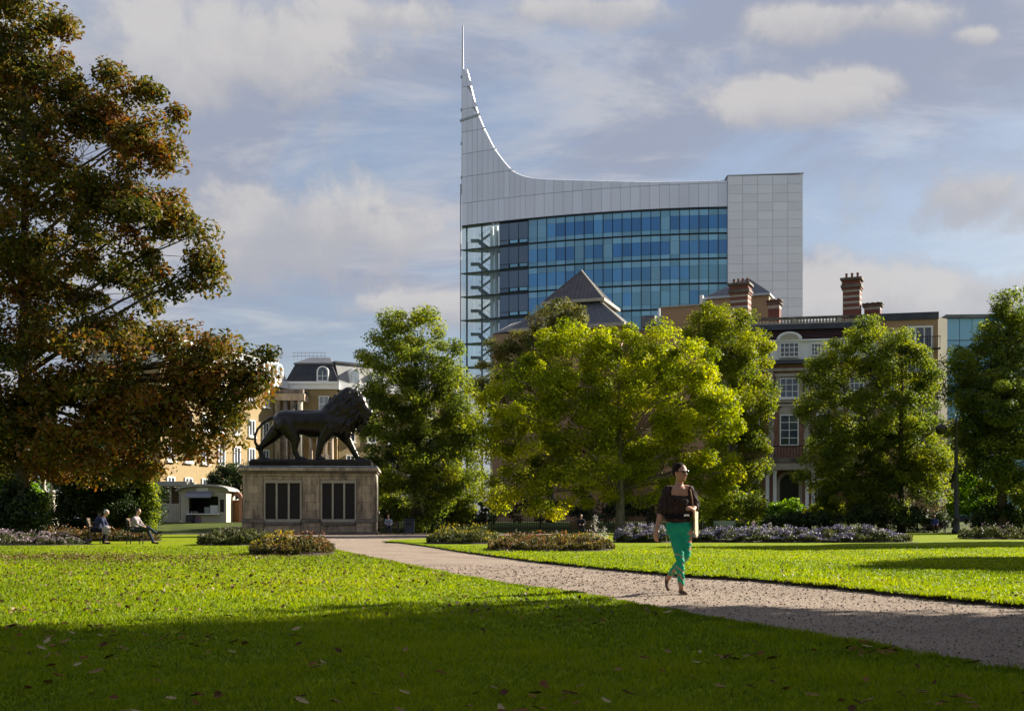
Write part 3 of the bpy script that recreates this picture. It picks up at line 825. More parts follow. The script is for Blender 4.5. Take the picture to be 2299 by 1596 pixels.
# red brick mansion with balustrade
HOTEL = PX(1772, 1168, 105); HOTEL.z = .8
HA = math.radians(-11)
def make_mansion():
    root = thing('brick_mansion', 'red brick mansion with white dormers, plum mansard and rooftop balustrade', 'building', HOTEL, HA)
    z = lambda y: CAMZ+(HY-y)/F*105-.8
    X0, X1 = -7.6, 9.2
    zr = z(723)
    MB().box(X0, .3, 0, X1, 12, z(817)).build('wall', M_redbrick, root)
    # plum mansard with tile courses
    m0, m1 = z(766), z(735)
    MB().add([(X0, .55, z(812)), (X1, .55, z(812)), (X1, 12, z(812)), (X0, 12, z(812)), (X0+.3, 1.7, m1), (X1-.3, 1.7, m1), (X1-.3, 11, m1), (X0+.3, 11, m1)],
             [(0, 1, 5, 4), (1, 2, 6, 5), (2, 3, 7, 6), (3, 0, 4, 7), (4, 5, 6, 7), (3, 2, 1, 0)]).build('mansard', M_maroon, root)
    n = 9
    for i in range(n):
        t = i/n; za = m0+(m1-m0)*t; ya = .55+1.15*(za-z(812))/(m1-z(812))
        MB().box(X0+.1, ya-.10, za, X1-.1, ya+.2, za+.07).build('tile_course', M_maroon, root)
    MB().box(X0+.1, 1.2, m1+.003, X1-.1, 11.4, zr).build('slate_cornice', M_slate, root)
    # balustrade
    MB().box(X0, 1.35, zr+.003, X1, 1.75, zr+.12).build('base_rail', M_frame, root)
    MB().box(X0, 1.3, z(708)-.1, X1, 1.8, z(708)+.08).build('top_rail', M_stonedark, root)
    bal = MB().lathe([(.05, 0), (.09, .03), (.10, .14), (.05, .30), (.045, .36), (.07, .40)], n=8)
    bh = z(708)-.1-(zr+.12)
    me = bal.mesh('baluster', M_frame, True)
    x = X0+.3
    k = 0
    while x < X1-.2:
        if k % 14 == 13: MB().box(x-.2, 1.33, zr+.12, x+.2, 1.77, z(708)-.102).build('pier', M_frame, root)
        else: link('baluster', me, root, (x, 1.55, zr+.12), None, (1.25, 1.25, bh/.40))
        x += .29; k += 1
    # white dormer storey
    d0, d1 = z(808), z(767)
    MB().box(X0+.2, .05, d0+.003, X1-.2, .9, d1).build('dormer_band', M_white, root)
    MB().box(X0, -.2, d1+.003, X1, .95, d1+.16).build('dormer_cornice', M_white, root)
    MB().box(X0, -.35, z(817)+.003, X1, .6, d0).build('gutter', M_slate, root)
    for x in (-6.4, -3.9, -2.1, 2.4, 4.4, 6.4, 8.2):
        window(root, x, d0+.3, .95, d1-d0-.5, pane=M_pane, y=.05, bars=(3, 3), t=.1, sill=False)
    o = window(root, 0, d0+.2, 1.75, d1-d0-.3, pane=M_pane, y=-.1, bars=(4, 3), t=.1, depth=.2, sill=False, name='dormer_window')
    arc = [(math.cos(t)*1.15, d1+.165+math.sin(t)*1.0*.72) for t in np.linspace(0, math.pi, 15)]
    MB().prism(arc, -.32, 1.0, 'y').build('arched_pediment', M_white, root)
    arc = [(math.cos(t)*.85, d1+.2+math.sin(t)*.72*.72) for t in np.linspace(0, math.pi, 15)]
    MB().prism(arc, -.34, -.322, 'y').build('tympanum', M_cream, root)
    # storeys below
    for x in (-6.2, -3.3, 0.0, 3.1, 6.0, 8.3):
        w = 1.7 if x == 0 else 1.3
        so = MB()
        so.box(x-w/2-.35, .12, z(897), x-w/2-.02, .35, z(845)); so.box(x+w/2+.02, .12, z(897), x+w/2+.35, .35, z(845))
        so.box(x-w/2-.45, .06, z(845)+.003, x+w/2+.45, .4, z(838)); so.box(x-w/2-.45, .06, z(903), x+w/2+.45, .4, z(897)-.003)
        so.build('stone_surround', M_frame, root)
        window(root, x, z(893), w, z(848)-z(893), y=.25, bars=(3, 3), t=.09)
        # tall arched window of the piano nobile
        zb, zt = z(1000), z(930)
        window(root, x, zb, w, zt-zb, y=.25, bars=(2, 4), t=.1, sill=False)
        r = w/2+.12
        arc = [(x+math.cos(t)*r, zt+.004+math.sin(t)*r) for t in np.linspace(0, math.pi, 13)] + [(x-r+.28, zt+.004)]
        arc = [(x+math.cos(t)*r, zt+.004+math.sin(t)*r) for t in np.linspace(0, math.pi, 13)]
        MB().prism(arc, .1, .34, 'y').build('arched_head', M_frame, root)
        # ground-floor windows
        if abs(x) > 2.0: window(root, x, z(1135), w, z(1075)-z(1135), y=.25, bars=(2, 3), t=.1)
    for x in (-7.3, -4.75, -1.65, 1.6, 4.55, 7.15, 8.95):
        for r in range(13):
            za, zb = z(1034)+(z(832)-z(1034))*r/13, z(1034)+(z(832)-z(1034))*(r+1)/13
            MB().box(x-(.30 if r % 2 else .22), .16, za+.01, x+(.30 if r % 2 else .22), .34, zb-.01).build('quoin_block', M_frame, root)
    MB().box(X0-.1, .05, z(832), X1+.1, .4, z(826)).build('string_course', M_frame, root)
    MB().box(X0-.1, .05, z(912), X1+.1, .4, z(906)).build('string_course', M_frame, root)
    MB().box(X0-.1, -.1, z(1042), X1+.1, .4, z(1034)).build('string_course', M_frame, root)
    # balcony over a columned arched porch
    MB().box(-2.4, -1.6, z(1040), 2.4, .3, z(1030)).build('balcony_slab', M_stonedark, root)
    for i in range(17):
        MB().tube([(-2.2+i*.275, -1.5, z(1030)), (-2.2+i*.275, -1.5, z(1004))], .035, 6).build('balcony_bar', M_iron, root)
    MB().box(-2.35, -1.56, z(1004), 2.35, -1.44, z(1004)+.08).build('balcony_rail', M_iron, root)
    MB().box(-2.3, -1.55, z(1056), 2.3, -.2, z(1041)).build('porch_entablature', M_frame, root)
    for x in (-2.0, -1.35, 1.5, 2.05):
        MB().lathe([(.24, 0), (.24, .12), (.18, .2), (.16, z(1056)-.35), (.2, z(1056)-.25), (.24, z(1056)-.15), (.24, z(1056)-.003)], (x, -1.2, 0), 14).build('porch_column', M_white, root, smooth=True)
    # arch: stone piers and ring around a dark recess
    MB().box(-1.15, -.15, 0, -.85, .31, z(1085)).build('door_pier', M_frame, root)
    MB().box(.85, -.15, 0, 1.15, .31, z(1085)).build('door_pier', M_frame, root)
    ring = [(math.cos(t)*1.15, z(1085)+.004+math.sin(t)*1.15) for t in np.linspace(0, math.pi, 17)] + [(math.cos(t)*.85, z(1085)+.004+math.sin(t)*.85) for t in np.linspace(math.pi, 0, 17)]
    MB().prism(ring, -.15, .31, 'y').build('door_arch', M_frame, root)
    pts = [(-.85, 0)] + [(.85, 0)] + [(math.cos(t)*.85, z(1085)+math.sin(t)*.85) for t in np.linspace(0, math.pi, 13)]
    MB().prism(pts, .2, .29, 'y').build('door', M_iron, root)
make_mansion()
# chimneys
def chim_px(name, label, x, y_base, Y, w, h, rz, pots, bands, d):
    p = PX(x, y_base, Y)
    chimney(name, label, p, math.radians(rz), w, d, h, pots, bands)
chim_px('chimney_stack', 'tallest striped chimney stack rising above the rooftop balustrade', 1911, 702, 108, 1.55, 3.55, -24, 3, 4, 1.3)
chim_px('chimney_stack', 'striped brick chimney stack in front of the tan hipped-roof block', 1659, 712, 112, 1.75, 3.6, -24, 4, 4, 1.5)
chim_px('chimney_stack', 'small low chimney stack at the end of the tan block', 1737, 705, 116, 1.15, 1.5, -24, 3, 1, 1.0)
chim_px('chimney_stack', 'small chimney stack between the tall stack and the flat-roofed brick block', 1958, 704, 108, 1.45, 1.05, -24, 3, 1, 1.0)

# flat-roofed brick flats with balconies
def make_flats():
    a = math.radians(-12.5)
    P = PX(2106, 1168, 102); P.z = .8
    root = thing('brick_flats', 'flat-roofed brown brick flats with white framed balcony doors and cream corner', 'building', P, a)
    z = lambda y: CAMZ+(HY-y)/F*102-.8
    W = 5.2
    MB().box(-W, 0, 0, 0, 12, z(716)).build('wall', M_tanbrick, root)
    MB().box(-W-.1, -.12, z(716)+.003, .05, 12, z(700)).build('roof_band', M_slate, root)
    # cream chamfered corner
    MB().prism([(.004, .05), (.95, 1.15), (.95, 11), (.004, 11)], 0, z(712)).build('corner_render', M_cream, root)
    for k, (y0, y1) in enumerate(((731, 783), (787, 838), (842, 892), (897, 947), (952, 1002))):
        window(root, -1.55, z(y1), 2.2, z(y0)-z(y1), y=0.0, bars=(3, 1), t=.16, depth=.2, pane=M_panepale if k % 2 else M_pane, sill=False, name='balcony_door')
        b = MB().box(-1.9, -.95, z(y1)-.12, .1, -.22, z(y1)-.01).build('balcony', M_iron, root)
        for i in range(10):
            MB().tube([(-1.85+i*.21, -.92, z(y1)), (-1.85+i*.21, -.92, z(y1)+.95)], .022, 5).build('bar', M_iron, b)
        MB().box(-1.9, -.95, z(y1)+.95, .1, -.88, z(y1)+1.02).build('rail', M_iron, b)
        window(root, -4.2, z(y1)+.3, 1.0, 1.3, y=0, bars=(1, 2), t=.09)
make_flats()

# glass office behind on the right
def make_glass_office():
    P = PX(2126, 1168, 120); P.z = .8
    root = thing('glass_office', 'blue glass office block with flat grey roof behind the right-hand trees', 'building', P, math.radians(-3))
    z = lambda y: CAMZ+(HY-y)/F*120-.8
    W = 13
    zt = z(715)
    MB().box(.05, .2, 0, W, 14, zt).build('core', M_darksteel, root)
    MB().box(-.15, -.25, zt+.003, W+.2, 14.2, z(707)).build('roof_slab', M_lead, root)
    rnd = random.Random(3)
    nz = 9; hh = (zt-.6)/nz
    for j in range(nz):
        for i in range(10):
            x0, x1 = i*1.3+.03, (i+1)*1.3-.03
            m = G_pale if (i < 3 and j > 5) else rnd.choice([G_blue, G_blue, G_deep, G_pale, G_teal])
            MB().box(x0, 0, .6+j*hh+.04, x1, .12, .6+(j+1)*hh-.04).build('glass_pane', m, root)
make_glass_office()

# mansard terrace behind the lion
def make_terrace():
    C = PX(700, 1168, 120); C.z = .8
    root = thing('mansard_terrace', 'yellow brick terrace with slate mansard, white cornice and arched dormers behind the lion', 'building', C)
    z = lambda y: CAMZ+(HY-y)/F*120-.8
    k = 120/F
    xl, xr = (645-700)*k, (757-700)*k     # centre pavilion, wall width
    zc0, zc1 = z(874), z(858)
    zs1 = z(813)
    MB().box(xl, 0, 0, xr, 9, zc0).build('wall', M_yellowbrick, root)
    MB().box(xl-.25, -.3, zc0+.003, xr+.25, 9, zc1).build('cornice', M_white, root)
    MB().box(xl-.32, -.45, zc1-.22, xr+.32, -.303, zc1+.04).build('cornice_lip', M_white, root)
    i0 = .75
    MB().add([(xl-.2, -.2, zc1+.003), (xr+.2, -.2, zc1+.003), (xr+.2, 9, zc1+.003), (xl-.2, 9, zc1+.003),
              (xl+i0, .8, zs1), (xr-i0, .8, zs1), (xr-i0, 8.4, zs1), (xl+i0, 8.4, zs1)],
             [(0, 1, 5, 4), (1, 2, 6, 5), (2, 3, 7, 6), (3, 0, 4, 7), (4, 5, 6, 7)]).build('mansard', M_slate, root)
    MB().add([(xl+i0-.15, .65, zs1+.01), (xr-i0+.15, .65, zs1+.01), (xr-i0+.15, 8.4, zs1+.01), (xl+i0-.15, 8.4, zs1+.01), (-1.0, 4.5, z(789)), (1.2, 4.5, z(789))],
             [(0, 1, 5, 4), (1, 2, 5), (2, 3, 4, 5), (3, 0, 4), (3, 2, 1, 0)]).build('upper_roof', M_slatepale, root)
    MB().box(xl+i0-.2, .55, zs1-.16, xr-i0+.2, .8, zs1+.006).build('roof_curb', M_slatepale, root)
    for t in np.linspace(0, 1, 9)[1:-1]:
        zz = zc1+(zs1-zc1)*t; yy = -.2+1.0*t; ins = (i0+.2)*t-.2
        MB().box(xl+ins+.02, yy-.05, zz, xr-ins-.02, yy+.2, zz+.05).build('slate_course', M_slate, root)
    # dormer with rounded head
    def dormer(par, M, pane=M_pane):
        w, h = 1.0, 1.35
        arc = [(-w/2-.12, 0), (w/2+.12, 0)] + [((w/2+.12)*math.cos(t), h*.75+(w/2+.12)*math.sin(t)) for t in np.linspace(0, math.pi, 11)]
        mb = MB().prism(arc, -.1, 1.3, 'y'); mb.v = [tuple(M @ Vector(p)) for p in mb.v]
        d = mb.build('dormer', M_white, par)
        for sx in (-1, 1):
            for j in range(2):
                x0, x1 = (.04, w/2-.04) if sx > 0 else (-w/2+.04, -.04)
                mb = MB().box(x0, -.125, .1+j*.52, x1, -.101, .1+j*.52+.45); mb.v = [tuple(M @ Vector(p)) for p in mb.v]
                mb.build('pane', pane, d)
        fan = [(-w/2+.05, h*.75+.04), (w/2-.05, h*.75+.04)] + [((w/2-.05)*math.cos(t), h*.78+(w/2-.05)*math.sin(t)) for t in np.linspace(.12, math.pi-.12, 9)]
        mb = MB().prism(fan, -.125, -.101, 'y'); mb.v = [tuple(M @ Vector(p)) for p in mb.v]
        mb.build('pane', pane, d)
    dormer(root, Matrix.Translation(((725-700)*k, -.15, zc1+.06)))
    # windows of the centre
    for x in (-1.7, 1.3):
        for (y0, y1) in ((889, 925), (955, 990), (1020, 1060)):
            window(root, x, z(y1), 1.1, z(y0)-z(y1), pane=M_panepale if x > 0 else M_pane, y=.0, bars=(2, 2))
    # projecting stone porch with pale columns
    MB().box((628-700)*k, -2.6, 0, (640-700)*k, -.003, z(905)).build('porch_pier', M_stone, root)
    MB().box((628-700)*k-.1, -2.8, z(905)+.003, (694-700)*k, -.003, z(890)).build('porch_entablature', M_stone, root)
    MB().box((634-700)*k-.1, -2.5, z(890)+.003, (690-700)*k, -.003, z(880)).build('porch_top', M_stonedark, root)
    for x in (652, 668, 684):
        MB().tube([((x-700)*k, -2.5, 0), ((x-700)*k, -2.5, z(905))], .26, 12).build('porch_column', M_stonedark if x < 680 else M_cream, root, smooth=True)
    for x in (706, 722, 738, 752):
        MB().tube([((x-700)*k, -2.2, 0), ((x-700)*k, -2.2, z(985))], .2, 12).build('porch_column', M_stone, root, smooth=True)
    MB().box((700-700)*k, -2.5, z(985)+.003, (760-700)*k, -.003, z(972)).build('porch_beam', M_frame, root)
    # wings: face at an angle; local frame per wing
    def wing(pt, ang, length, zs, nm, slope_mat, wall_mat, n_dorm, gap, first, rows):
        M = Matrix.Translation(pt) @ Matrix.Rotation(ang, 4, 'Z')
        def part(mb, name, mat, par=root):
            mb.v = [tuple(M @ Vector(p)) for p in mb.v]; return mb.build(name, mat, par)
        part(MB().box(0, 0, 0, length, 8, zc0-.004), nm+'_wall', wall_mat)
        part(MB().box(-.05, -.3, zc0, length, 7.9, zc1-.004), nm+'_cornice', M_white)
        part(MB().add([(0, -.2, zc1), (length, -.2, zc1), (length, 8, zc1), (0, 8, zc1), (.1, .9, zs), (length, .9, zs), (length, 7, zs), (.1, 7, zs)],
                      [(0, 1, 5, 4), (1, 2, 6, 5), (2, 3, 7, 6), (3, 0, 4, 7), (4, 5, 6, 7)]), nm+'_mansard', slope_mat)
        part(MB().box(0, .7, zs+.003, length, 7.1, zs+.22), nm+'_roof_curb', M_slatepale)
        for i in range(n_dorm):
            dormer(root, M @ Matrix.Translation((first+i*gap, -.12, zc1+.05)), M_panepale)
        nwin = int(length//2.6)
        for i in range(nwin):
            for (y0, y1) in rows:
                w = MB(); x = 1.4+i*2.6; za, zb = z(y1), z(y0)
                fr = MB()
                fr.box(x-.55, -.12, za, x-.45, .05, zb).box(x+.45, -.12, za, x+.55, .05, zb).box(x-.45, -.12, za, x+.45, .05, za+.1).box(x-.45, -.12, zb-.1, x+.45, .05, zb).box(x-.04, -.1, za+.1, x+.04, .02, zb-.1)
                fr.box(x-.65, -.25, za-.14, x+.65, .03, za-.004)
                fo = part(fr, 'window', M_white)
                for s in (-1, 1):
                    for (q0, q1) in ((za+.1, (za+zb)/2-.02), ((za+zb)/2+.02, zb-.1)):
                        part(MB().box(x+(.05 if s > 0 else -.44), -.06, q0, x+(.44 if s > 0 else -.05), -.03, q1), 'pane', M_pane, fo)
    M_slopelit = MAT('sunlit_slope', (0.30, 0.29, 0.28), (0.25, 0.245, 0.24), 0.8, 0.5)  # wing slopes: pale because the sun's brightness is put into their colour
    # left wing runs towards the viewer, its face to the right (sunlit)
    L_end = Vector((xl-7.2, -20.0, 0))
    ang = math.atan2(20.0, 7.2)
    length = math.hypot(20.0, 7.2)
    wing(L_end, ang, length-.3, zs1+.05, 'left_wing', M_slopelit, M_yellowbrick, 8, 2.5, 2.0, ((885, 922), (955, 990), (1015, 1055), (1085, 1125)))
    # right wing recedes
    wing(Vector((xr+.1, .4, 0)), math.radians(38), 16, zs1+.05, 'right_wing', M_slopelit, M_yellowbrick, 5, 3.0, 1.9, ((889, 925), (955, 990), (1020, 1060)))
    # roof railing
    for i in range(9):
        MB().tube([((640+i*9-700)*k, 5, z(795)), ((640+i*9-700)*k, 5, z(776))], .03, 4).build('roof_rail_post', M_steel, root)
    for y in (776, 784): MB().tube([((636-700)*k, 5, z(y)), ((716-700)*k, 5, z(y))], .03, 4).build('roof_rail', M_steel, root)
make_terrace()

# ------------------------------------------------------------------ lion on its plinth
PL = Vector(((542-CX)/F*76.6, 76.6, 0.0))      # front left foot of the plinth
PR = math.radians(4.6)
def make_plinth():
    root = thing('lion_plinth', 'weathered stone plinth with six dark inscription tablets under the lion', 'plinth', PL, PR)
    k = 77.0/F
    X = lambda x: (x-542)*k
    z = lambda y: (1200.5-y)*k
    W = X(840.5); D = 4.6
    y0 = .22
    MB().bbox(-.12, -.18, -.12, W+.12, D+.18, .16).build('step', M_stonedark, root)
    MB().box(.02, y0+.02, .16, W-.02, D, z(1062)).build('core', M_stonedark, root)
    # base course: panels set back between pilaster feet
    zb = z(1174)
    def blocks(x0, x1, za, zb_, n, y, name, mat, gap=.012, rows=1):
        for r in range(rows):
            a, b = za+(zb_-za)*r/rows, za+(zb_-za)*(r+1)/rows
            off = .5 if r % 2 else 0
            cuts = sorted({0.0, 1.0} | {min(1, max(0, (i+off)/n)) for i in range(n+1)})
            for c0, c1 in zip(cuts[:-1], cuts[1:]):
                MB().bbox(x0+(x1-x0)*c0+gap/2, y, a+gap/2, x0+(x1-x0)*c1-gap/2, y0+.5, b-gap/2, .012).build(name, mat, root)
    pil = [(X(545), X(589)), (X(676), X(715)), (X(798), X(838.5))]
    for a, b in pil:
        blocks(a-.06, b+.06, .162, zb, 2, -.02, 'foot_block', M_stone, rows=2)
        MB().bbox(a-.1, -.08, zb+.004, b+.1, y0+.4, zb+.24, .05).build('foot_moulding', M_stonedark, root)
        blocks(a, b, zb+.25, z(1070), 2, .04, 'pilaster_block', M_stone, rows=5)
    for a, b in ((pil[0][1], pil[1][0]), (pil[1][1], pil[2][0])):
        blocks(a+.07, b-.07, .162, z(1180), 3, .10, 'base_block', M_stone)
        MB().bbox(a+.11, .02, z(1180)+.004, b-.11, y0+.3, z(1173), .03).build('base_moulding', M_stonedark, root)
        # recess frame and the three tablets
        fa, fb = a+.03, b-.03
        zt0, zt1 = z(1166), z(1085)
        w = (fb-fa)
        fr = .13
        MB().bbox(fa, .10, z(1173)+.01, fb, y0+.3, zt0-.003, .01).build('frame_sill', M_frame, root)
        MB().bbox(fa, .10, zt1+.003, fb, y0+.3, z(1078), .01).build('frame_head', M_frame, root)
        tw = (w-4*fr)/3
        for i in range(4):
            x = fa+i*(tw+fr)
            MB().bbox(x, .10, zt0, x+fr, y0+.3, zt1, .01).build('frame_mullion', M_frame, root)
        for i in range(3):
            x = fa+fr+i*(tw+fr)
            t = MB().box(x+.015, y0-.02, zt0+.03, x+tw-.015, y0+.018, zt1-.03).build('tablet', M_tablet, root)
        blocks(a+.01, b-.01, z(1077.5), z(1070), 2, .08, 'lintel_block', M_stone)
    blocks(0.0, W, z(1070)+.004, z(1062.5), 5, .03, 'frieze_block', M_stone)
    # right flank in stone
    for r in range(5):
        for c in range(3):
            a, b = .17+(z(1062.5)-.17)*r/5, .17+(z(1062.5)-.17)*(r+1)/5
            MB().box(W-.018, y0+.51+(D-.6)*c/3+.006, a+.006, W+.01, y0+.51+(D-.6)*(c+1)/3-.006, b-.006).build('flank_block', M_frame, root)
    MB().bbox(-.10, -.10, z(1062.5)+.004, W+.10, D+.10, z(1058), .04).build('bed_moulding', M_stonedark, root)
    MB().bbox(-.22, -.22, z(1058)+.004, W+.22, D+.22, z(1051), .05).build('cornice', M_stone, root)
    MB().bbox(-.14, -.14, z(1051)+.004, W+.14, D+.14, z(1046.5), .06).build('weathering_slab', M_lead, root)
    return z(1046.5), W, D
PZ, PW, PD = make_plinth()

def make_lion():
    RM = Matrix.Rotation(PR, 4, 'Z')
    c = PL + RM @ Vector((PW*.49, PD*.5, 0)); c.z = PZ
    root = thing('lion_statue', 'huge black bronze striding lion statue on the stone plinth', 'statue', c, PR)
    s = .00464*1.0
    def q(x, y, d=0.0): return Vector(((x-1085)*s, d, (1372-y)*s))
    mb = MB()
    # body
    mb.cap(q(700, 700), .86, q(1000, 710), .82, 16)
    mb.cap(q(1000, 710), .82, q(1330, 710), .94, 16)
    mb.cap(q(1330, 710), .94, q(1480, 720), .90, 16)
    mb.ell(q(690, 690), (.72, .68, .74)); mb.ell(q(1420, 690), (.85, .72, .95))
    mb.ell(q(1120, 800), (1.0, .6, .58))
    mb.cap(q(720, 590), .34, q(1300, 570), .32, 10)       # spine line
    # hind leg, far: stretched back
    d = .42
    mb.cap(q(640, 740, d), 0.638, q(470, 930, d), 0.418); mb.cap(q(470, 930, d), 0.394, q(320, 1080, d), 0.197); mb.cap(q(320, 1080, d), 0.209, q(350, 1230, d), 0.174)
    mb.cap(q(345, 1240, d), 0.197, q(450, 1262, d), 0.162)
    # hind leg, near: forward under the body
    d = -.42
    mb.cap(q(720, 740, d), 0.673, q(860, 960, d), 0.394); mb.cap(q(860, 960, d), 0.371, q(850, 1120, d), 0.209); mb.cap(q(850, 1120, d), 0.209, q(900, 1230, d), 0.186)
    mb.cap(q(890, 1240, d), 0.197, q(1020, 1262, d), 0.162)
    # front leg, near: back
    d = -.42
    mb.cap(q(1370, 780, d), 0.580, q(1250, 980, d), 0.313); mb.cap(q(1250, 980, d), 0.302, q(1195, 1200, d), 0.197); mb.cap(q(1195, 1235, d), 0.197, q(1285, 1262, d), 0.162)
    # front leg, far: stretched forward
    d = .36
    mb.cap(q(1480, 760, d), 0.603, q(1640, 980, d), 0.313); mb.cap(q(1640, 980, d), 0.290, q(1775, 1225, d), 0.191); mb.cap(q(1780, 1240, d), 0.209, q(1895, 1262, d), 0.174)
    for (x, d) in ((450, .42), (1020, -.42), (1290, -.42), (1900, .36)):   # toes
        for j in (-1, 0, 1): mb.cap(q(x-25, 1258, d+j*.11), .085, q(x+20, 1266, d+j*.13), .075, 8)
    Q = lambda x, y, d=0.0: q(x, y-35, d)*1.0
    # neck, mane and head (head turned a little to the viewer)
    mb.cap(Q(1380, 640), .78, Q(1640, 520), .80, 16)
    mb.ell(Q(1640, 560), (.95, .72, 1.25)); mb.ell(Q(1560, 700), (.85, .68, .95)); mb.ell(Q(1690, 430), (.82, .66, .98))
    mb.ell(Q(1700, 690), (.55, .55, .62))
    mb.cap(Q(1360, 560), .55, Q(1640, 300), .50, 12)
    h = -.12
    mb.ell(Q(1790, 430, h), (.62, .55, .66))            # skull
    mb.cap(Q(1800, 400, h), .44, Q(1900, 560, h-.12), .34, 12)   # face
    mb.cap(Q(1870, 520, h-.1), .30, Q(1960, 590, h-.2), .25, 12)   # muzzle
    mb.ell(Q(1985, 560, h-.2), (.13, .14, .11))         # nose
    mb.cap(Q(1860, 630, h-.1), .26, Q(1935, 665, h-.18), .17, 10)  # jaw
    mb.ell(Q(1890, 720, h-.1), (.22, .25, .28))         # beard
    for sd in (-1, 1):
        mb.ell(Q(1770, 300, h+sd*.45), (.16, .09, .17)) # ears
        mb.ell(Q(1880, 430, h-.1+sd*.27), (.12, .12, .09))  # brow
    # locks of the mane
    r = random.Random(4)
    for i in range(260):
        th = r.uniform(0, 2*math.pi); u = r.uniform(-1, 1)
        cx, cy_ = r.choice([(1640, 560), (1690, 430), (1560, 700), (1500, 480), (1690, 690)])
        R = {1640: (.98, .75, 1.28), 1690: (.84, .69, .98), 1560: (.88, .71, .98), 1500: (.75, .66, .75)}[cx]
        v = Vector((math.sqrt(1-u*u)*math.cos(th), math.sqrt(1-u*u)*math.sin(th), u))
        p = Q(cx, cy_) + Vector((v.x*R[0], v.y*R[1], v.z*R[2]))
        if p.x > Q(1840, 0).x and p.z > Q(0, 640).z: continue
        flow = Vector((-.35, v.y*.3, -.55)) * r.uniform(.4, .75)
        mb.cap(p, r.uniform(.09, .14), p+flow, .045, 6)
    # tail: arc down behind the stretched leg
    tp = [q(590, 610, .1), q(480, 640, .1), q(375, 710, .1), q(295, 800, .1), q(255, 900, .1), q(255, 1000, .12), q(295, 1065, .2)]
    mb.tube(tp, [.17, .13, .11, .10, .10, .11, .13], 8)
    mb.ell(q(290, 1075, .2), (.16, .15, .22))
    flesh('body', mb, .055, M_bronze, root, 3)
    # rough bronze ground under the paws
    b = MB()
    b.bbox(q(215, 0).x, -1.55, 0, q(2010, 0).x, 1.55, .42, .08)
    b.bbox(q(240, 0).x, -1.35, .42, q(1990, 0).x, 1.35, .50, .05)
    b.build('bronze_base', M_bronze, root)
make_lion()

# ------------------------------------------------------------------ trees
def T(name, label, Y, foot_x, lst, mat, **kw):
    seed = kw.get('seed', 1)
    base = Vector(((foot_x-CX)/F*Y, Y, float(ground_z(Y)) + (.055 if Y < 80 else -.02)))
    return tree(name, label, base, blobs_px(lst, Y, kw.pop('dscale', .85), kw.pop('jit', .35), seed), mat, **kw)

def oak_tint(P, t):
    # warmer foliage low on the sunny side, greener aloft, in drifts
    n = np.sin(P[:, 0]*0.55+1.0)*np.sin(P[:, 2]*0.5+P[:, 1]*.3) + .5*np.sin(P[:, 0]*1.7+P[:, 2]*1.3)
    return t*0.75 + .11 + .12*n + .12*np.clip((11-P[:, 2])/8, 0, 1) + .05*np.clip((P[:, 0]+20)/8, 0, 1)
T('oak_tree', 'large oak tree turning brown and gold with wide spreading branches', 50, 52,
  [(-20, 40, 130), (60, 80, 110), (-60, 250, 180), (130, 130, 100), (200, 190, 105), (285, 250, 80), (340, 290, 75, 60), (380, 270, 40, 35), (60, 300, 150), (190, 350, 130), (310, 370, 85),
   (90, 480, 150), (250, 500, 120), (360, 500, 85, 65), (420, 535, 55), (-60, 560, 170), (60, 660, 160), (230, 650, 140), (380, 630, 90), (445, 610, 45, 60),
   (40, 830, 170), (210, 820, 150), (370, 820, 115), (480, 810, 85, 60), (560, 815, 55, 42), (-80, 850, 150), (120, 950, 130), (280, 950, 125), (420, 920, 110), (530, 890, 75), (585, 870, 35), (440, 1000, 60, 45), (330, 1030, 70, 50), (210, 1045, 60, 45), (240, 1080, 40, 25), (60, 1000, 90, 70), (-20, 1000, 90, 80), (130, 1030, 60, 40), (95, 1070, 45, 35), (40, 1050, 50, 50), (380, 980, 80, 70), (480, 880, 75), (430, 880, 85), (555, 860, 50), (500, 940, 55), (590, 845, 28)],
  L_oak, nclump=640, per=190, leaf=.235, clump=.76, trunk_r=.30, seed=11, dscale=.7, tint_fn=oak_tint, trunk_h=22, aspect=.5, shell=.35, tj=.26)
T('linden_tree', 'tall green tree standing right beside the lion statue', 86, 935,
  [(905, 745, 55), (945, 740, 50), (895, 720, 26), (870, 800, 65), (960, 800, 70), (1010, 830, 45), (900, 870, 80), (985, 890, 70), (1035, 850, 28), (870, 950, 70), (950, 980, 90), (1025, 960, 50), (890, 1050, 85), (985, 1060, 85), (1040, 1080, 50), (870, 1110, 60), (950, 1120, 70), (1030, 1130, 60), (1045, 910, 38), (1055, 990, 42), (845, 880, 36), (838, 800, 26), (1020, 870, 40)],
  L_green, nclump=330, per=280, leaf=.205, clump=.85, trunk_r=.35, seed=12, trunk_h=14)
T('lime_tree', 'broad yellow-green tree with pale trunk in front of the glass tower', 74, 1392,
  [(1305, 780, 65), (1390, 775, 60), (1230, 810, 65), (1465, 790, 65), (1545, 825, 65), (1170, 855, 60), (1590, 880, 60), (1280, 860, 85), (1400, 860, 95), (1510, 890, 90), (1115, 910, 45), (1180, 930, 75), (1625, 950, 45),
   (1300, 950, 100), (1440, 960, 110), (1565, 980, 80), (1105, 990, 50), (1210, 1030, 85), (1340, 1050, 90), (1490, 1050, 95), (1600, 1050, 60), (1120, 1080, 55), (1250, 1100, 60), (1560, 1090, 60), (1405, 1080, 60), (1635, 1060, 30), (1180, 1120, 40)],
  L_lime, nclump=440, per=285, leaf=.192, clump=.78, trunk_r=.30, seed=13, bark=M_barkpale, trunk_h=10)
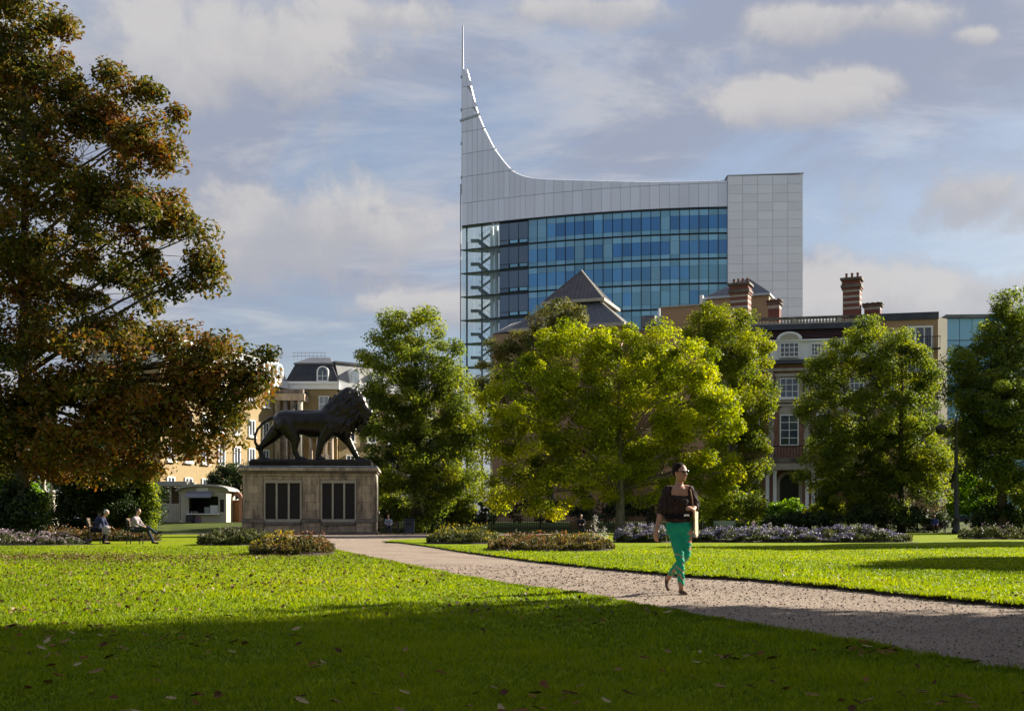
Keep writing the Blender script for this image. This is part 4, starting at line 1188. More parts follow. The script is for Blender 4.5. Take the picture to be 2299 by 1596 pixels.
T('ash_tree', 'thin olive-brown treetop poking up behind the yellow-green tree', 100, 1235,
  [(1245, 705, 38), (1215, 740, 45), (1290, 725, 36), (1160, 780, 42), (1190, 820, 55), (1130, 815, 35), (1260, 780, 60), (1120, 870, 40), (1200, 900, 70), (1100, 830, 30), (1085, 880, 34), (1110, 790, 28)],
  L_olive, nclump=150, per=230, leaf=.20, clump=.75, trunk_r=.28, seed=14, trunk_h=16)
T('linden_tree', 'green tree in front of the mansion, half behind the yellow-green tree', 92, 1640,
  [(1600, 715, 38), (1640, 720, 38), (1570, 760, 42), (1640, 775, 60), (1690, 790, 42), (1680, 850, 60), (1620, 860, 70), (1715, 890, 35), (1690, 940, 50), (1640, 960, 60), (1690, 1010, 35), (1660, 1060, 60), (1640, 1120, 55)],
  LEAF('green_gold_leaves', [(0.072, 0.105, 0.015), (0.165, 0.20, 0.02), (0.27, 0.295, 0.024), (0.37, 0.365, 0.028)], 0.58), nclump=210, per=300, leaf=.20, clump=.85, trunk_r=.32, seed=15, trunk_h=14)
T('plane_tree', 'tall green tree hiding the right half of the brick mansion', 84, 2024,
  [(1935, 735, 40), (1900, 770, 50), (1960, 780, 55), (1870, 800, 42), (2020, 800, 55), (1850, 850, 50), (1930, 850, 75), (2040, 850, 60), (2085, 865, 35), (1835, 920, 45), (1900, 930, 75), (1990, 930, 80), (2070, 930, 45), (1850, 1000, 60), (1930, 1020, 85), (2030, 1020, 80), (2090, 1050, 45), (1825, 985, 25), (1880, 1080, 65), (1970, 1090, 80), (2060, 1110, 60), (1900, 1130, 50), (2105, 960, 30), (2110, 1010, 32), (1830, 1050, 40)],
  L_green, nclump=370, per=280, leaf=.195, clump=.8, trunk_r=.26, seed=16, trunk_h=14)
T('beech_tree', 'dark green tree at the edge of the lawn beyond the lamp post', 80, 2250,
  [(2275, 700, 40), (2250, 750, 50), (2310, 750, 60), (2170, 800, 42), (2230, 820, 65), (2300, 850, 80), (2150, 790, 22), (2180, 880, 55), (2250, 920, 80), (2330, 950, 90), (2190, 970, 55), (2260, 1020, 80), (2220, 1060, 50), (2320, 1060, 80), (2280, 1110, 50), (2185, 930, 45), (2160, 860, 30), (2210, 990, 55)],
  LEAF('shade_leaves', [(0.045, 0.078, 0.02), (0.10, 0.142, 0.026), (0.17, 0.21, 0.03), (0.27, 0.285, 0.032)], 0.55), nclump=370, per=260, leaf=.20, clump=.8, trunk_r=.35, seed=17, trunk_h=13)
T('copper_tree', 'small dark copper tree behind the lamp post', 90, 2140,
  [(2130, 985, 35), (2150, 1020, 40), (2120, 1050, 45), (2160, 1080, 45), (2125, 1110, 45)], L_olive, nclump=70, per=150, leaf=.22, clump=.7, trunk_r=.12, seed=18, trunk_h=6)
T('willow_tree', 'fresh green drooping tree beneath the oak beside the stone monument', 66, 2,
  [(20, 960, 60), (70, 980, 55), (-40, 980, 70), (110, 1010, 40), (30, 1040, 60), (85, 1060, 40), (20, 1110, 55, 45), (-40, 1080, 70), (60, 1120, 40)],
  L_bright, nclump=110, per=220, leaf=.22, clump=.6, trunk_r=.16, seed=19, trunk_h=5.5)
T('yew_tree', 'dark conical yew behind the two seated men', 56, 240,
  [(245, 960, 55), (240, 1010, 75), (300, 1020, 45), (180, 1040, 55), (240, 1080, 95), (180, 1110, 60), (310, 1090, 50), (240, 1150, 110, 60), (165, 1150, 50), (310, 1150, 50, 50), (330, 1120, 30)],
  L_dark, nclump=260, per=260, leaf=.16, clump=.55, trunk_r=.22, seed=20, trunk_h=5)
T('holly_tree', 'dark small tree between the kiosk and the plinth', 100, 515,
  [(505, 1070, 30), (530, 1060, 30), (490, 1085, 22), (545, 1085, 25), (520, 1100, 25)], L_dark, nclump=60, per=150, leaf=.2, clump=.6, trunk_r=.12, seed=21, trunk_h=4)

# trees outside the frame to the right whose crowns shade the lawn and path
def shade_tree(name, label, x, y, h, r, seed, n=230):
    rr = random.Random(seed); bl = []
    for i in range(14):
        a = rr.uniform(0, 6.28); q = r*math.sqrt(rr.random())*.72; zz = h*rr.uniform(.40, .88)
        k = r*rr.uniform(.30, .46)
        bl.append((Vector((x+q*math.cos(a), y+q*math.sin(a), zz)), (k, k, k*.85)))
    tree(name, label, (x, y, .05), bl, L_dark, nclump=n, per=210, leaf=.5, clump=1.15, trunk_r=.4, seed=seed, trunk_h=h*.7, twigs=False)
SHADE = [(14.5, 14.7, 16, 6.4, 31, 'leafy tree on the near lawn to the right of the path, casting shade'),
         (25.5, 20.5, 13, 4.2, 32, 'second leafy tree on the near lawn, farther from the path'),
         (29.3, 49.2, 13.5, 4.2, 33, 'leafy tree on the far lawn right of the lavender bed'),
         (29.1, 33.6, 13.0, 3.2, 34, 'slim leafy tree on the far lawn between two larger ones')]
for (x, y, h, r, sd, lb) in SHADE: shade_tree('leafy_tree', lb, x, y, h, r, sd, 230 if sd == 31 else 90)

shade_tree('leafy_tree', 'added unseen leafy tree whose crown blocks skylight above the near end of the lawn', 2.5, -5.5, 15, 7.0, 35, 110)  # added behind the camera to hold back skylight on the foreground
shade_tree('leafy_tree', 'added unseen leafy tree screening skylight from the near lawn, away from the path', -10.5, -5.0, 15, 7.0, 36, 110)  # second tree added out of view, left of the first, against skylight

# ------------------------------------------------------------------ shrubs and hedge in the background
def SH(name, label, Y, lst, mat, **kw):
    shrub(name, label, blobs_px(lst, Y, .8, .2, kw.get('seed', 1)), mat, **kw)
SH('shrub', 'bright lime shrub growing beside the lamp post', 86, [(2190, 1090, 38), (2220, 1110, 36), (2170, 1130, 40), (2215, 1145, 34)], L_bright, nclump=70, per=9000, leaf=.2, clump=.5, seed=41)
SH('shrub', 'bright green shrub in front of the mansion porch', 88, [(1745, 1150, 26), (1780, 1145, 24), (1725, 1165, 20)], L_bright, nclump=45, per=5200, leaf=.18, clump=.42, seed=42)
SH('shrub', 'yellowish shrub below the brick mansion windows', 88, [(1830, 1150, 24), (1865, 1145, 26), (1890, 1158, 20)], L_lime, nclump=45, per=5200, leaf=.18, clump=.42, seed=43)
SH('shrub', 'dark rounded shrub at the foot of the beech', 80, [(2240, 1160, 45, 32), (2285, 1165, 40, 28), (2200, 1172, 25, 20)], L_dark, nclump=70, per=8000, leaf=.18, clump=.45, seed=44)
SH('shrub', 'dark broad shrub behind the long lavender bed', 82, [(1930, 1160, 35, 26), (1990, 1165, 38, 24), (2050, 1162, 38, 26), (2100, 1170, 30, 20)], L_dark, nclump=90, per=9000, leaf=.18, clump=.45, seed=45)
SH('shrub', 'dark shrub between the lavender bed and the mansion shrubs', 82, [(1800, 1168, 34, 20), (1860, 1170, 34, 20), (1740, 1174, 26, 16)], L_dark, nclump=70, per=7000, leaf=.18, clump=.42, seed=46)
SH('shrub', 'mid green shrub between the lime tree and the mansion porch', 84, [(1640, 1130, 40, 40), (1690, 1135, 36, 38), (1600, 1145, 34, 34)], L_green, nclump=80, per=9000, leaf=.18, clump=.5, seed=47)
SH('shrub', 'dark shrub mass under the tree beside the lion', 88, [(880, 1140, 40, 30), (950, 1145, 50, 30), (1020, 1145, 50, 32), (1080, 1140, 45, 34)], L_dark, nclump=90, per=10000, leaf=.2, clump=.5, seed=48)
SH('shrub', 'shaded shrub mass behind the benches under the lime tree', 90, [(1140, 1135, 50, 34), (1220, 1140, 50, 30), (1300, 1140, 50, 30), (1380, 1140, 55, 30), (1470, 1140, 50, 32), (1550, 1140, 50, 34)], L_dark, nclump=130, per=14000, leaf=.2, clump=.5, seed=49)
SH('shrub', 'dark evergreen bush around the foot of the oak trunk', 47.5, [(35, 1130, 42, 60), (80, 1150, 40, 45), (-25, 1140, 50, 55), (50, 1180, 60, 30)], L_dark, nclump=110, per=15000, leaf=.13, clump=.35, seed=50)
SH('shrub', 'pale green shrub catching the sun beside the yew', 54, [(330, 1070, 18, 50), (338, 1130, 16, 40), (325, 1170, 22, 22)], L_green, nclump=50, per=6500, leaf=.13, clump=.32, seed=51)

# ------------------------------------------------------------------ flower beds
def bed(name, label, poly, h, leafmat, petals, nl=6000, npet=1500, leaf=.07, psize=.05, seed=1, tall=None):
    """poly: ground outline (list of (X, Y)); mound of soil, foliage and blossom"""
    global rng
    rng = np.random.default_rng(seed)
    nl = int(nl*.68); leaf *= 1.15
    P = np.array(poly); c = P.mean(0)
    root = thing(name, label, 'flower bed', (c[0], c[1], .06), 0, None)
    rel = [(p[0]-c[0], p[1]-c[1]) for p in P]
    mb = MB(); n = len(rel)
    vs = [(x*1.05, y*1.05, 0) for x, y in rel] + [(x*.8, y*.8, .07) for x, y in rel]
    mb.add(vs, [tuple(range(n, 2*n))] + [(i, (i+1) % n, n+(i+1) % n, n+i) for i in range(n)]).build('soil', M_soil, root)
    lo, hi = P.min(0)-c, P.max(0)-c
    pts = rng.random((nl*4, 2))*(hi-lo)+lo
    pts = pts[inside_poly(pts, rel)]
    # plants: clumps of differing height
    npl = max(12, int(len(pts)**.5*.9))
    pc_ = pts[rng.integers(0, len(pts), npl)]
    ph = h*(.45+.75*rng.random(npl)**1.3)
    d2 = ((pts[:, None, :]-pc_[None])**2).sum(2)
    own = d2.argmin(1); r = np.sqrt(d2.min(1))
    rad = .12 + .22*rng.random(npl)
    ec = np.clip(1.25-np.abs(2*(pts-lo)/(hi-lo)-1).max(1), .3, 1)
    hh = ph[own]*np.clip(1.05-(r/(rad[own]*1.9))**2, .2, 1)*np.clip(ec*1.5, .45, 1)
    pts, own, hh = pts[:nl], own[:nl], hh[:nl]
    z = .04 + hh*rng.random(len(pts))**.45
    tcl = rng.random(npl)
    L3 = np.column_stack([pts, z])
    Nn = unit(rng.normal(size=L3.shape)*.8 + np.array([0, 0, .7]))
    leaf_object('foliage', L3, Nn, leaf*(.7+.7*rng.random(len(L3))), .2+.5*tcl[own]+rng.normal(size=len(L3))*.15, leafmat, root, .42, 'stuff')
    # upright stems and blades among the leaves
    k = rng.choice(len(pts), len(pts)//3); ax = rng.normal(size=(len(k), 3))*.25+np.array([0, 0, 1])
    Q = np.column_stack([pts[k], .03+hh[k]*(.55+.32*rng.random(len(k)))])
    Nn = unit(np.column_stack([rng.normal(size=(len(k), 2)), np.full(len(k), .15)]))
    leaf_object('stems', Q, Nn, leaf*(1.6+1.6*rng.random(len(k))), .25+.5*tcl[own[k]]+rng.normal(size=len(k))*.2, leafmat, root, .16, 'stuff', .03, ax)
    for j, (pm, frac, zone) in enumerate(petals):
        k = rng.choice(len(pts), int(npet*frac))
        if zone is not None: k = k[zone(pts[k]+c)]
        k = k[np.sin(own[k]*12.9+j)*.5+.5 < .72]
        pz = .07+hh[k]*(1.0+.22*rng.random(len(k)))
        Q = np.column_stack([pts[k]+rng.normal(size=(len(k), 2))*.03, pz])
        Nn = unit(rng.normal(size=Q.shape)*.6+np.array([0, -.3, .8]))
        leaf_object('blossom', Q, Nn, psize*(.7+.7*rng.random(len(Q))), rng.random(len(Q)), pm, root, .85, 'stuff')
    if tall:
        for (X_, Y_, H_, pm, m) in tall:
            t = rng.random((m, 1)); a = rng.normal(size=(m, 2))*.16*(1.1-t)
            Q = np.column_stack([a+np.array([X_-c[0], Y_-c[1]]), .1+t*H_])
            leaf_object('plume', Q, unit(rng.normal(size=Q.shape)), np.full(m, .10), rng.random(m), pm, root, .4, 'stuff')
    return root
def inside_poly(pts, poly):
    x, y = pts[:, 0], pts[:, 1]; ins = np.zeros(len(pts), bool); n = len(poly)
    for i in range(n):
        x0, y0 = poly[i]; x1, y1 = poly[(i+1) % n]
        cond = ((y0 > y) != (y1 > y)) & (x < (x1-x0)*(y-y0)/((y1-y0)+1e-12)+x0)
        ins ^= cond
    return ins
def oval(xa, xb, ya, yb, n=22, rot=0.0):
    cx, cy_, rx, ry = (xa+xb)/2, (ya+yb)/2, (xb-xa)/2, (yb-ya)/2
    out = []
    for i in range(n):
        t = 2*math.pi*i/n
        u = math.copysign(abs(math.cos(t))**.75, math.cos(t))*rx; v = math.copysign(abs(math.sin(t))**.75, math.sin(t))*ry
        out.append((cx+u*math.cos(rot)-v*math.sin(rot), cy_+u*math.sin(rot)+v*math.cos(rot)))
    return out
bed('flower_bed', 'pink and mauve flower bed under the oak', oval(-24, -15.7, 40.6, 43.8), .36, L_bed, [(P_pink, 1, None), (P_white, .2, None)], 9000, 4200, .10, .075, 61)
bed('flower_bed', 'green and rust flower bed behind the seated men', oval(-22, -15.4, 48.8, 51), .48, L_bedred, [(P_red, .6, None), (P_white, .25, None)], 7000, 1500, .11, .07, 62)
bed('flower_bed', 'leafy dark green bed at the lawn edge before the plinth', oval(-11.6, -9.0, 40.6, 44.5), .5, L_bed, [(P_pink, .35, None)], 8000, 900, .11, .06, 63)
bed('flower_bed', 'yellow-topped flower bed beside the path corner', oval(-6.95, -4.85, 28.8, 32.6), .40, L_bedred, [(P_yel, 1, lambda p: p[:, 0] < -5.6), (P_red, .45, None)], 9000, 1500, .085, .05, 64)
bed('flower_bed', 'lime green flower bed at the tip of the far lawn', oval(-3.4, -.4, 43.0, 48), .55, L_bed, [(P_yel, 1, None)], 8000, 1100, .10, .065, 65)
bed('flower_bed', 'rusty red and green flower bed along the path edge', oval(-.75, 3.15, 32.9, 37.5), .40, L_bedred, [(P_red, .7, None), (P_yel, .4, lambda p: p[:, 0] > 1.3), (P_white, .35, lambda p: p[:, 1] > 35.5)], 14000, 2200, .09, .05, 66,
    tall=[(2.75, 37.4, .95, P_white, 150), (3.05, 37.7, .6, P_white, 90)])
bed('flower_bed', 'short lavender bed behind the walking person', oval(4.2, 6.6, 45.5, 48.5), .5, L_bed, [(P_lav, 1, None), (P_white, .5, None)], 8000, 4200, .10, .075, 67)
bed('flower_bed', 'long lavender bed across the far lawn', oval(6.9, 16.6, 45.6, 49), .47, L_bed, [(P_lav, 1, None), (P_white, .12, None)], 20000, 13000, .10, .075, 68,
    tall=[(10.1, 47.5, .75, P_pink, 100), (10.8, 47.6, .7, P_white, 80)])
bed('flower_bed', 'shaded grey-green flower bed at the right end of the lawn', oval(21.8, 28, 53.5, 57), .6, L_bed, [(P_pink, .4, None)], 9000, 1300, .12, .07, 69)

# ------------------------------------------------------------------ park furniture
def make_lamp():
    p = GX(2147, 1199.5)
    Y = p.y
    root = thing('street_lamp', 'tall black lamp post with hanging lanterns on the far lawn', 'lamp post', (p.x, p.y, .05))
    h = CAMZ+(HY-948)/F*Y - .05
    MB().lathe([(.30, 0), (.30, .25), (.23, .35), (.20, 1.0), (.23, 1.05), (.17, 1.15), (.15, h*.55), (.18, h*.56), (.13, h*.6), (.11, h-.1), (.15, h-.05), (.08, h), (.03, h+.35)], n=14).build('post', M_iron, root, smooth=True)
    for s in (-1,):
        arm = MB().tube([(0, 0, h-.35), (s*.35, 0, h-.02), (s*.75, 0, h+.06), (s*1.0, 0, h-.02), (s*1.02, 0, h-.12)], .035, 6).build('arm', M_iron, root, smooth=True)
        MB().lathe([(.05, .0), (.14, -.04), (.38, -.22), (.40, -.30), (.36, -.40), (.28, -.62), (.12, -.72)], (s*1.02, 0, h-.10), 14).build('lantern', M_iron, root, smooth=True)
    MB().tube([(-.42, 0, h*.46), (.42, 0, h*.46)], .03, 6).build('ladder_bar', M_iron, root)
    MB().box(-.32, -.1, h*.40, -.08, .1, h*.47).build('control_box', M_iron, root)
make_lamp()

M_kroof = MAT('grey_roof_sheet', (0.36, 0.34, 0.31), (0.28, 0.27, 0.25), 1, .6)
def make_kiosk():
    p = PX(406, 1173, 95); p.z = .8
    root = thing('refreshment_kiosk', 'cream refreshment kiosk with curved roof and open serving hatch', 'kiosk', p)
    k = 95/F
    X = lambda x: (x-406)*k
    z = lambda y: (1173-y)*k
    W, D = X(508), 3.0
    h0, h1 = z(1155), z(1115)     # hatch
    xa, xb = X(424), X(490)
    MB().box(0, 0, 0, W, .12, h0).build('counter_wall', M_cream, root)
    MB().box(0, 0, h0+.003, xa, .12, z(1105)).build('hatch_jamb', M_cream, root)
    MB().box(xb, 0, h0+.003, W, .12, z(1105)).build('hatch_jamb', M_cream, root)
    MB().box(xa+.003, 0, h1, xb-.003, .12, z(1105)).build('hatch_lintel', M_cream, root)
    MB().box(0, .12, 0, .1, D, z(1105)).build('side_wall', M_cream, root)
    MB().box(W-.1, .12, 0, W, D, z(1105)).build('side_wall', M_cream, root)
    MB().box(.1, D-.1, 0, W-.1, D, z(1105)).build('back_wall', M_darksteel, root)
    MB().box(xa-.1, -.35, h0-.02, xb+.1, .2, h0+.06).build('counter_top', M_white, root)
    MB().add([(xa-.15, -.6, h1+.02), (X(478), -.6, h1+.02), (X(478), -.02, h1+.42), (xa-.15, -.02, h1+.42), (xa-.15, -.6, h1-.12), (X(478), -.6, h1-.12)], [(0, 1, 2, 3), (4, 5, 1, 0)]).build('awning', MAT('lilac_canvas', (.30, .29, .36), (.26, .25, .31), 3, .8), root)
    n = 14
    arc = lambda r0: [(W/2+(W/2+.35)*math.cos(t)*r0, z(1106)+.1+(z(1086)-z(1106)-.15)*math.sin(t)*(1 if r0 == 1 else .72)-(.0 if r0 == 1 else .02)) for t in np.linspace(0, math.pi, n)]
    o_, i_ = arc(1.0), arc(.96)
    for j in range(n-1):
        MB().prism([o_[j], o_[j+1], i_[j+1], i_[j]], -.5, D+.3, 'y').build('roof_sheet', M_kroof, root)
    MB().prism([(q_[0], q_[1]-.02) for q_ in i_], .0, .1, 'y').build('gable', M_cream, root)
    MB().prism([(X(462)-.8, z(1103)), (X(462)+.2, z(1103)), (X(462)+.2, z(1095)), (X(462)-.75, z(1096))], -.03, -.003, 'y').build('menu_board', M_white, root)
    MB().box(X(468), .5, h0+.062, X(486), .7, h0+.75).build('menu_stand', M_white, root)
    MB().box(X(450), 1.2, h0+.062, X(462), 1.6, h0+.6).build('coffee_machine', M_steel, root)
    MB().bbox(X(419), -.32, 0, X(436), -.05, .62, .03).build('crate_stack', M_iron, root)
    MB().box(X(428), -.012, h0-.75, X(452), -.003, h0-.15).build('poster', MAT('blue_poster', (.10, .16, .30), (.30, .12, .10), 2, .6), root)
    MB().box(X(494), -.012, z(1150), X(503), -.003, z(1122)).build('price_list', M_tablet, root)
    for i in range(4): MB().lathe([(.05, 0), (.06, .16), (.045, .2)], (xa+.25+i*.17, -.1, h0+.06), 8).build('bottle', M_redbrick if i % 2 else M_panepale, root)
    # rail and open shelter to the left
    s = thing('picket_fence', 'white boarded fence beside the kiosk', 'fence', PX(345, 1165, 96) * 1.0)
    s.location.z = .82
    for i in range(14):
        MB().bbox(i*.162, 0, 0, i*.162+.145, .05, 1.55, .015).build('board', M_cream, s)
    MB().box(-.05, .051, 1.1, 2.3, .12, 1.2).build('rail', M_cream, s)
    MB().box(-.05, .051, .3, 2.3, .12, .4).build('rail', M_cream, s)
    sh = thing('park_shelter', 'open shelter with flat pale roof and slim posts behind the white fence', 'shelter', (PX(340, 1168, 98).x, 98, .8))
    w2 = (412-340)*98/F
    for x in (.1, (383-340)*98/F, (404-340)*98/F): MB().tube([(x, 0, 0), (x, 0, 3.1)], .09, 8).build('post', M_frame, sh)
    MB().box(-.3, -.4, 3.1, w2+.4, 2.6, 3.5).build('roof', M_kroof, sh)
    MB().box(-.3, 2.4, 0, w2+.4, 2.55, 3.08).build('back_wall', M_wood, sh)
make_kiosk()

def make_arch():
    p = PX(514, 1173, 97); p.z = .8
    root = thing('brick_archway', 'low brick archway between the kiosk and the plinth', 'archway', p)
    w, t = 1.15, .5
    MB().box(0, 0, 0, .2, t, 1.9).build('pier', M_redbrick, root); MB().box(.85, 0, 0, 1.15, t, 1.9).build('pier', M_redbrick, root)
    ring = [(.525+math.cos(a)*.625, 1.905+math.sin(a)*.75) for a in np.linspace(0, math.pi, 9)] + [(.525+math.cos(a)*.325, 1.905+math.sin(a)*.4) for a in np.linspace(math.pi, 0, 9)]
    MB().prism(ring, 0, t, 'y').build('arch_ring', M_redbrick, root)
    MB().box(.2, .3, 0, .85, .36, 1.9).build('gate', MAT('orange_wood', (.34, .15, .05), (.26, .11, .04), 3, .7), root)
make_arch()

def make_monument():
    p = Vector(((105-CX)/F*66, 66, .0))
    root = thing('stone_monument', 'pale stone monument with slim twin shafts on a block under the oak', 'monument', p)
    k = 66/F
    z = lambda y: CAMZ+(HY-y)*k
    MB().bbox(-.75, -.5, 0, .75, .9, .3, .03).build('step', M_stone, root)
    MB().bbox(-.45, -.3, .3, .5, .7, z(1108), .03).build('pedestal', M_frame, root)
    MB().bbox(-.52, -.36, z(1108)+.003, .57, .76, z(1105), .02).build('pedestal_cap', M_frame, root)
    for x in (-.24, .22):
        MB().lathe([(.17, 0), (.17, .08), (.12, .15), (.10, 2.4), (.14, 2.5), (.14, 2.6)], (x, .2, z(1105)), 10).build('shaft', M_frame, root, smooth=True)
    MB().bbox(-.5, -.1, z(1105)+2.603, .5, .5, z(1105)+2.9, .03).build('crown_block', M_frame, root)
make_monument()

def bench(label, loc, rz, mat=M_wood, group='park benches'):
    root = thing('park_bench', label, 'bench', loc, rz, group)
    for i in range(4): MB().bbox(-.8, -.22+i*.12, .42, .8, -.12+i*.12, .455, .008).build('seat_slat', mat, root)
    for i in range(3): MB().bbox(-.8, .28+i*.03, .52+i*.13, .8, .31+i*.03, .63+i*.13, .008).build('back_slat', mat, root)
    for s in (-.7, .7):
        MB().tube([(s, -.2, 0), (s, -.2, .42)], .03, 6).build('leg', M_iron, root)
        MB().tube([(s, .26, 0), (s, .27, .45), (s, .38, .92)], .03, 6).build('leg', M_iron, root)
        MB().tube([(s, -.2, .42), (s, -.2, .64), (s, .3, .64)], .025, 6).build('arm_rest', M_iron, root)
    return root
def garden_chair(label, loc, rz):
    """faces local +x"""
    root = thing('garden_chair', label, 'chair', loc, rz, 'garden chairs')
    for i in range(5): MB().bbox(-.2+i*.09, -.22, .43, -.12+i*.09, .22, .455, .006).build('seat_slat', M_wood, root)
    for i in range(4): MB().bbox(-.27-i*.015, -.22, .56+i*.11, -.245-i*.015, .22, .65+i*.11, .006).build('back_slat', M_wood, root)
    for s in (-.21, .21):
        MB().tube([(.2, s, 0), (.2, s, .43)], .022, 6).build('leg', M_iron, root)
        MB().tube([(-.28, s, 0), (-.22, s, .43), (-.30, s, 1.0)], .022, 6).build('leg', M_iron, root)
        MB().tube([(.2, s, .43), (.2, s, .64), (-.25, s, .64)], .02, 6).build('arm_rest', M_iron, root)
    return root

# railings at the back of the garden
def make_railing():
    Yf = 86.0
    x0, x1 = PX(850, 1168, Yf).x, PX(2060, 1168, Yf).x
    zg = float(ground_z(Yf))
    root = thing('park_railing', 'dark iron railing along the back of the garden under the trees', 'railing', (x0, Yf, zg))
    L_ = x1-x0
    for z in (.2, 1.15): MB().box(0, -.02, z, L_, .02, z+.05).build('rail', M_iron, root)
    me = MB().tube([(0, 0, 0), (0, 0, 1.3)], .018, 5).mesh('bar', M_iron)
    n = 240
    for i in range(n): link('bar', me, root, (L_*i/(n-1), 0, .0))
    for i in range(11): MB().lathe([(.06, 0), (.06, 1.35), (.09, 1.4), (.02, 1.55)], (L_*i/10, .06, 0), 8).build('post', M_iron, root)
make_railing()

def litter_bin(label, loc):
    root = thing('litter_bin', label, 'bin', loc)
    MB().bbox(-.35, -.3, .05, .35, .3, .95, .03).build('body', MAT('slate_blue_paint', (.045, .055, .085), (.06, .07, .10), 2, .5), root)
    MB().bbox(-.38, -.33, .953, .38, .33, 1.08, .05).build('lid', M_darksteel, root)
    MB().box(-.22, -.302, .62, .22, -.296, .82).build('slot', M_iron, root)
    for x in (-.28, .28): MB().box(x-.04, -.2, 0, x+.04, .2, .05).build('foot', M_iron, root)
litter_bin('slate blue litter bin under the tree beside the plinth', (PX(919, 0, 80).x, 80, .0))

# ------------------------------------------------------------------ people
M_skin = MAT('skin', (0.50, 0.29, 0.20), (0.45, 0.25, 0.17), 8, .55, spec=.35)
M_skintan = MAT('skin_tan', (0.42, 0.22, 0.14), (0.37, 0.19, 0.12), 8, .55, spec=.35)  # darker, tanned skin tone for the walking figure
def cloth(name, c, c2=None, sc=14, rough=.85):
    return MAT(name, c, c2 or tuple(v*.78 for v in c), sc, rough, spec=.15, bump=.35, bscale=22)
def hand(mb, wrist, dirv, palm_n, s=1.0, curl=.35):
    """palm and five bent fingers; dirv: wrist to knuckles, palm_n: palm normal"""
    d = Vector(dirv).normalized(); n = Vector(palm_n); n = (n-d*n.dot(d)).normalized(); w = d.cross(n)
    W = Vector(wrist)
    mb.cap(W, .024*s, W+d*.05*s+w*.02*s, .022*s, 8); mb.cap(W, .024*s, W+d*.05*s-w*.02*s, .022*s, 8)
    mb.cap(W+d*.06*s-w*.03*s, .014*s, W+d*.07*s+w*.032*s, .014*s, 8)
    for i, (off, ln) in enumerate(((-.033, .062), (-.011, .075), (.011, .07), (.032, .055))):
        a = W+d*.078*s+w*off*s
        b = a + (d*math.cos(curl)+n*math.sin(curl))*ln*.5*s
        c = b + (d*math.cos(curl*2.4)+n*math.sin(curl*2.4))*ln*.5*s
        mb.cap(a, .0092*s, b, .0086*s, 6); mb.cap(b, .0086*s, c, .0075*s, 6)
    a = W+d*.02*s-w*.026*s; b = a+(d*.6-w*.6+n*.3)*.045*s; c = b+(d*.9+n*.4)*.035*s
    mb.cap(a, .012*s, b, .010*s, 6); mb.cap(b, .010*s, c, .008*s, 6)
def head(mb, c, fwd, s=1.0, nose=True):
    """head centred at c (about .23 high), facing fwd"""
    f = Vector(fwd).normalized(); up = Vector((0, 0, 1)); sd = f.cross(up).normalized(); up = sd.cross(f)
    R = Matrix((sd, f, up)).transposed()
    C = Vector(c)
    mb.ell(C+up*.02*s, (.074*s, .092*s, .098*s), R); mb.ell(C-up*.045*s+f*.02*s, (.058*s, .068*s, .072*s), R)
    mb.ell(C-up*.095*s+f*.058*s, (.026*s, .022*s, .02*s), R)
    if nose:
        mb.cap(C+f*.088*s+up*.012*s, .010*s, C+f*.107*s-up*.028*s, .015*s, 6)
        mb.ell(C+f*.082*s-up*.062*s, (.024*s, .014*s, .010*s), R)
        for q in (-1, 1):
            mb.ell(C+sd*q*.076*s-up*.005*s, (.010*s, .020*s, .032*s), R)
            mb.ell(C+f*.080*s+sd*q*.034*s+up*.028*s, (.026*s, .012*s, .010*s), R)
    return C, f, sd, up, R

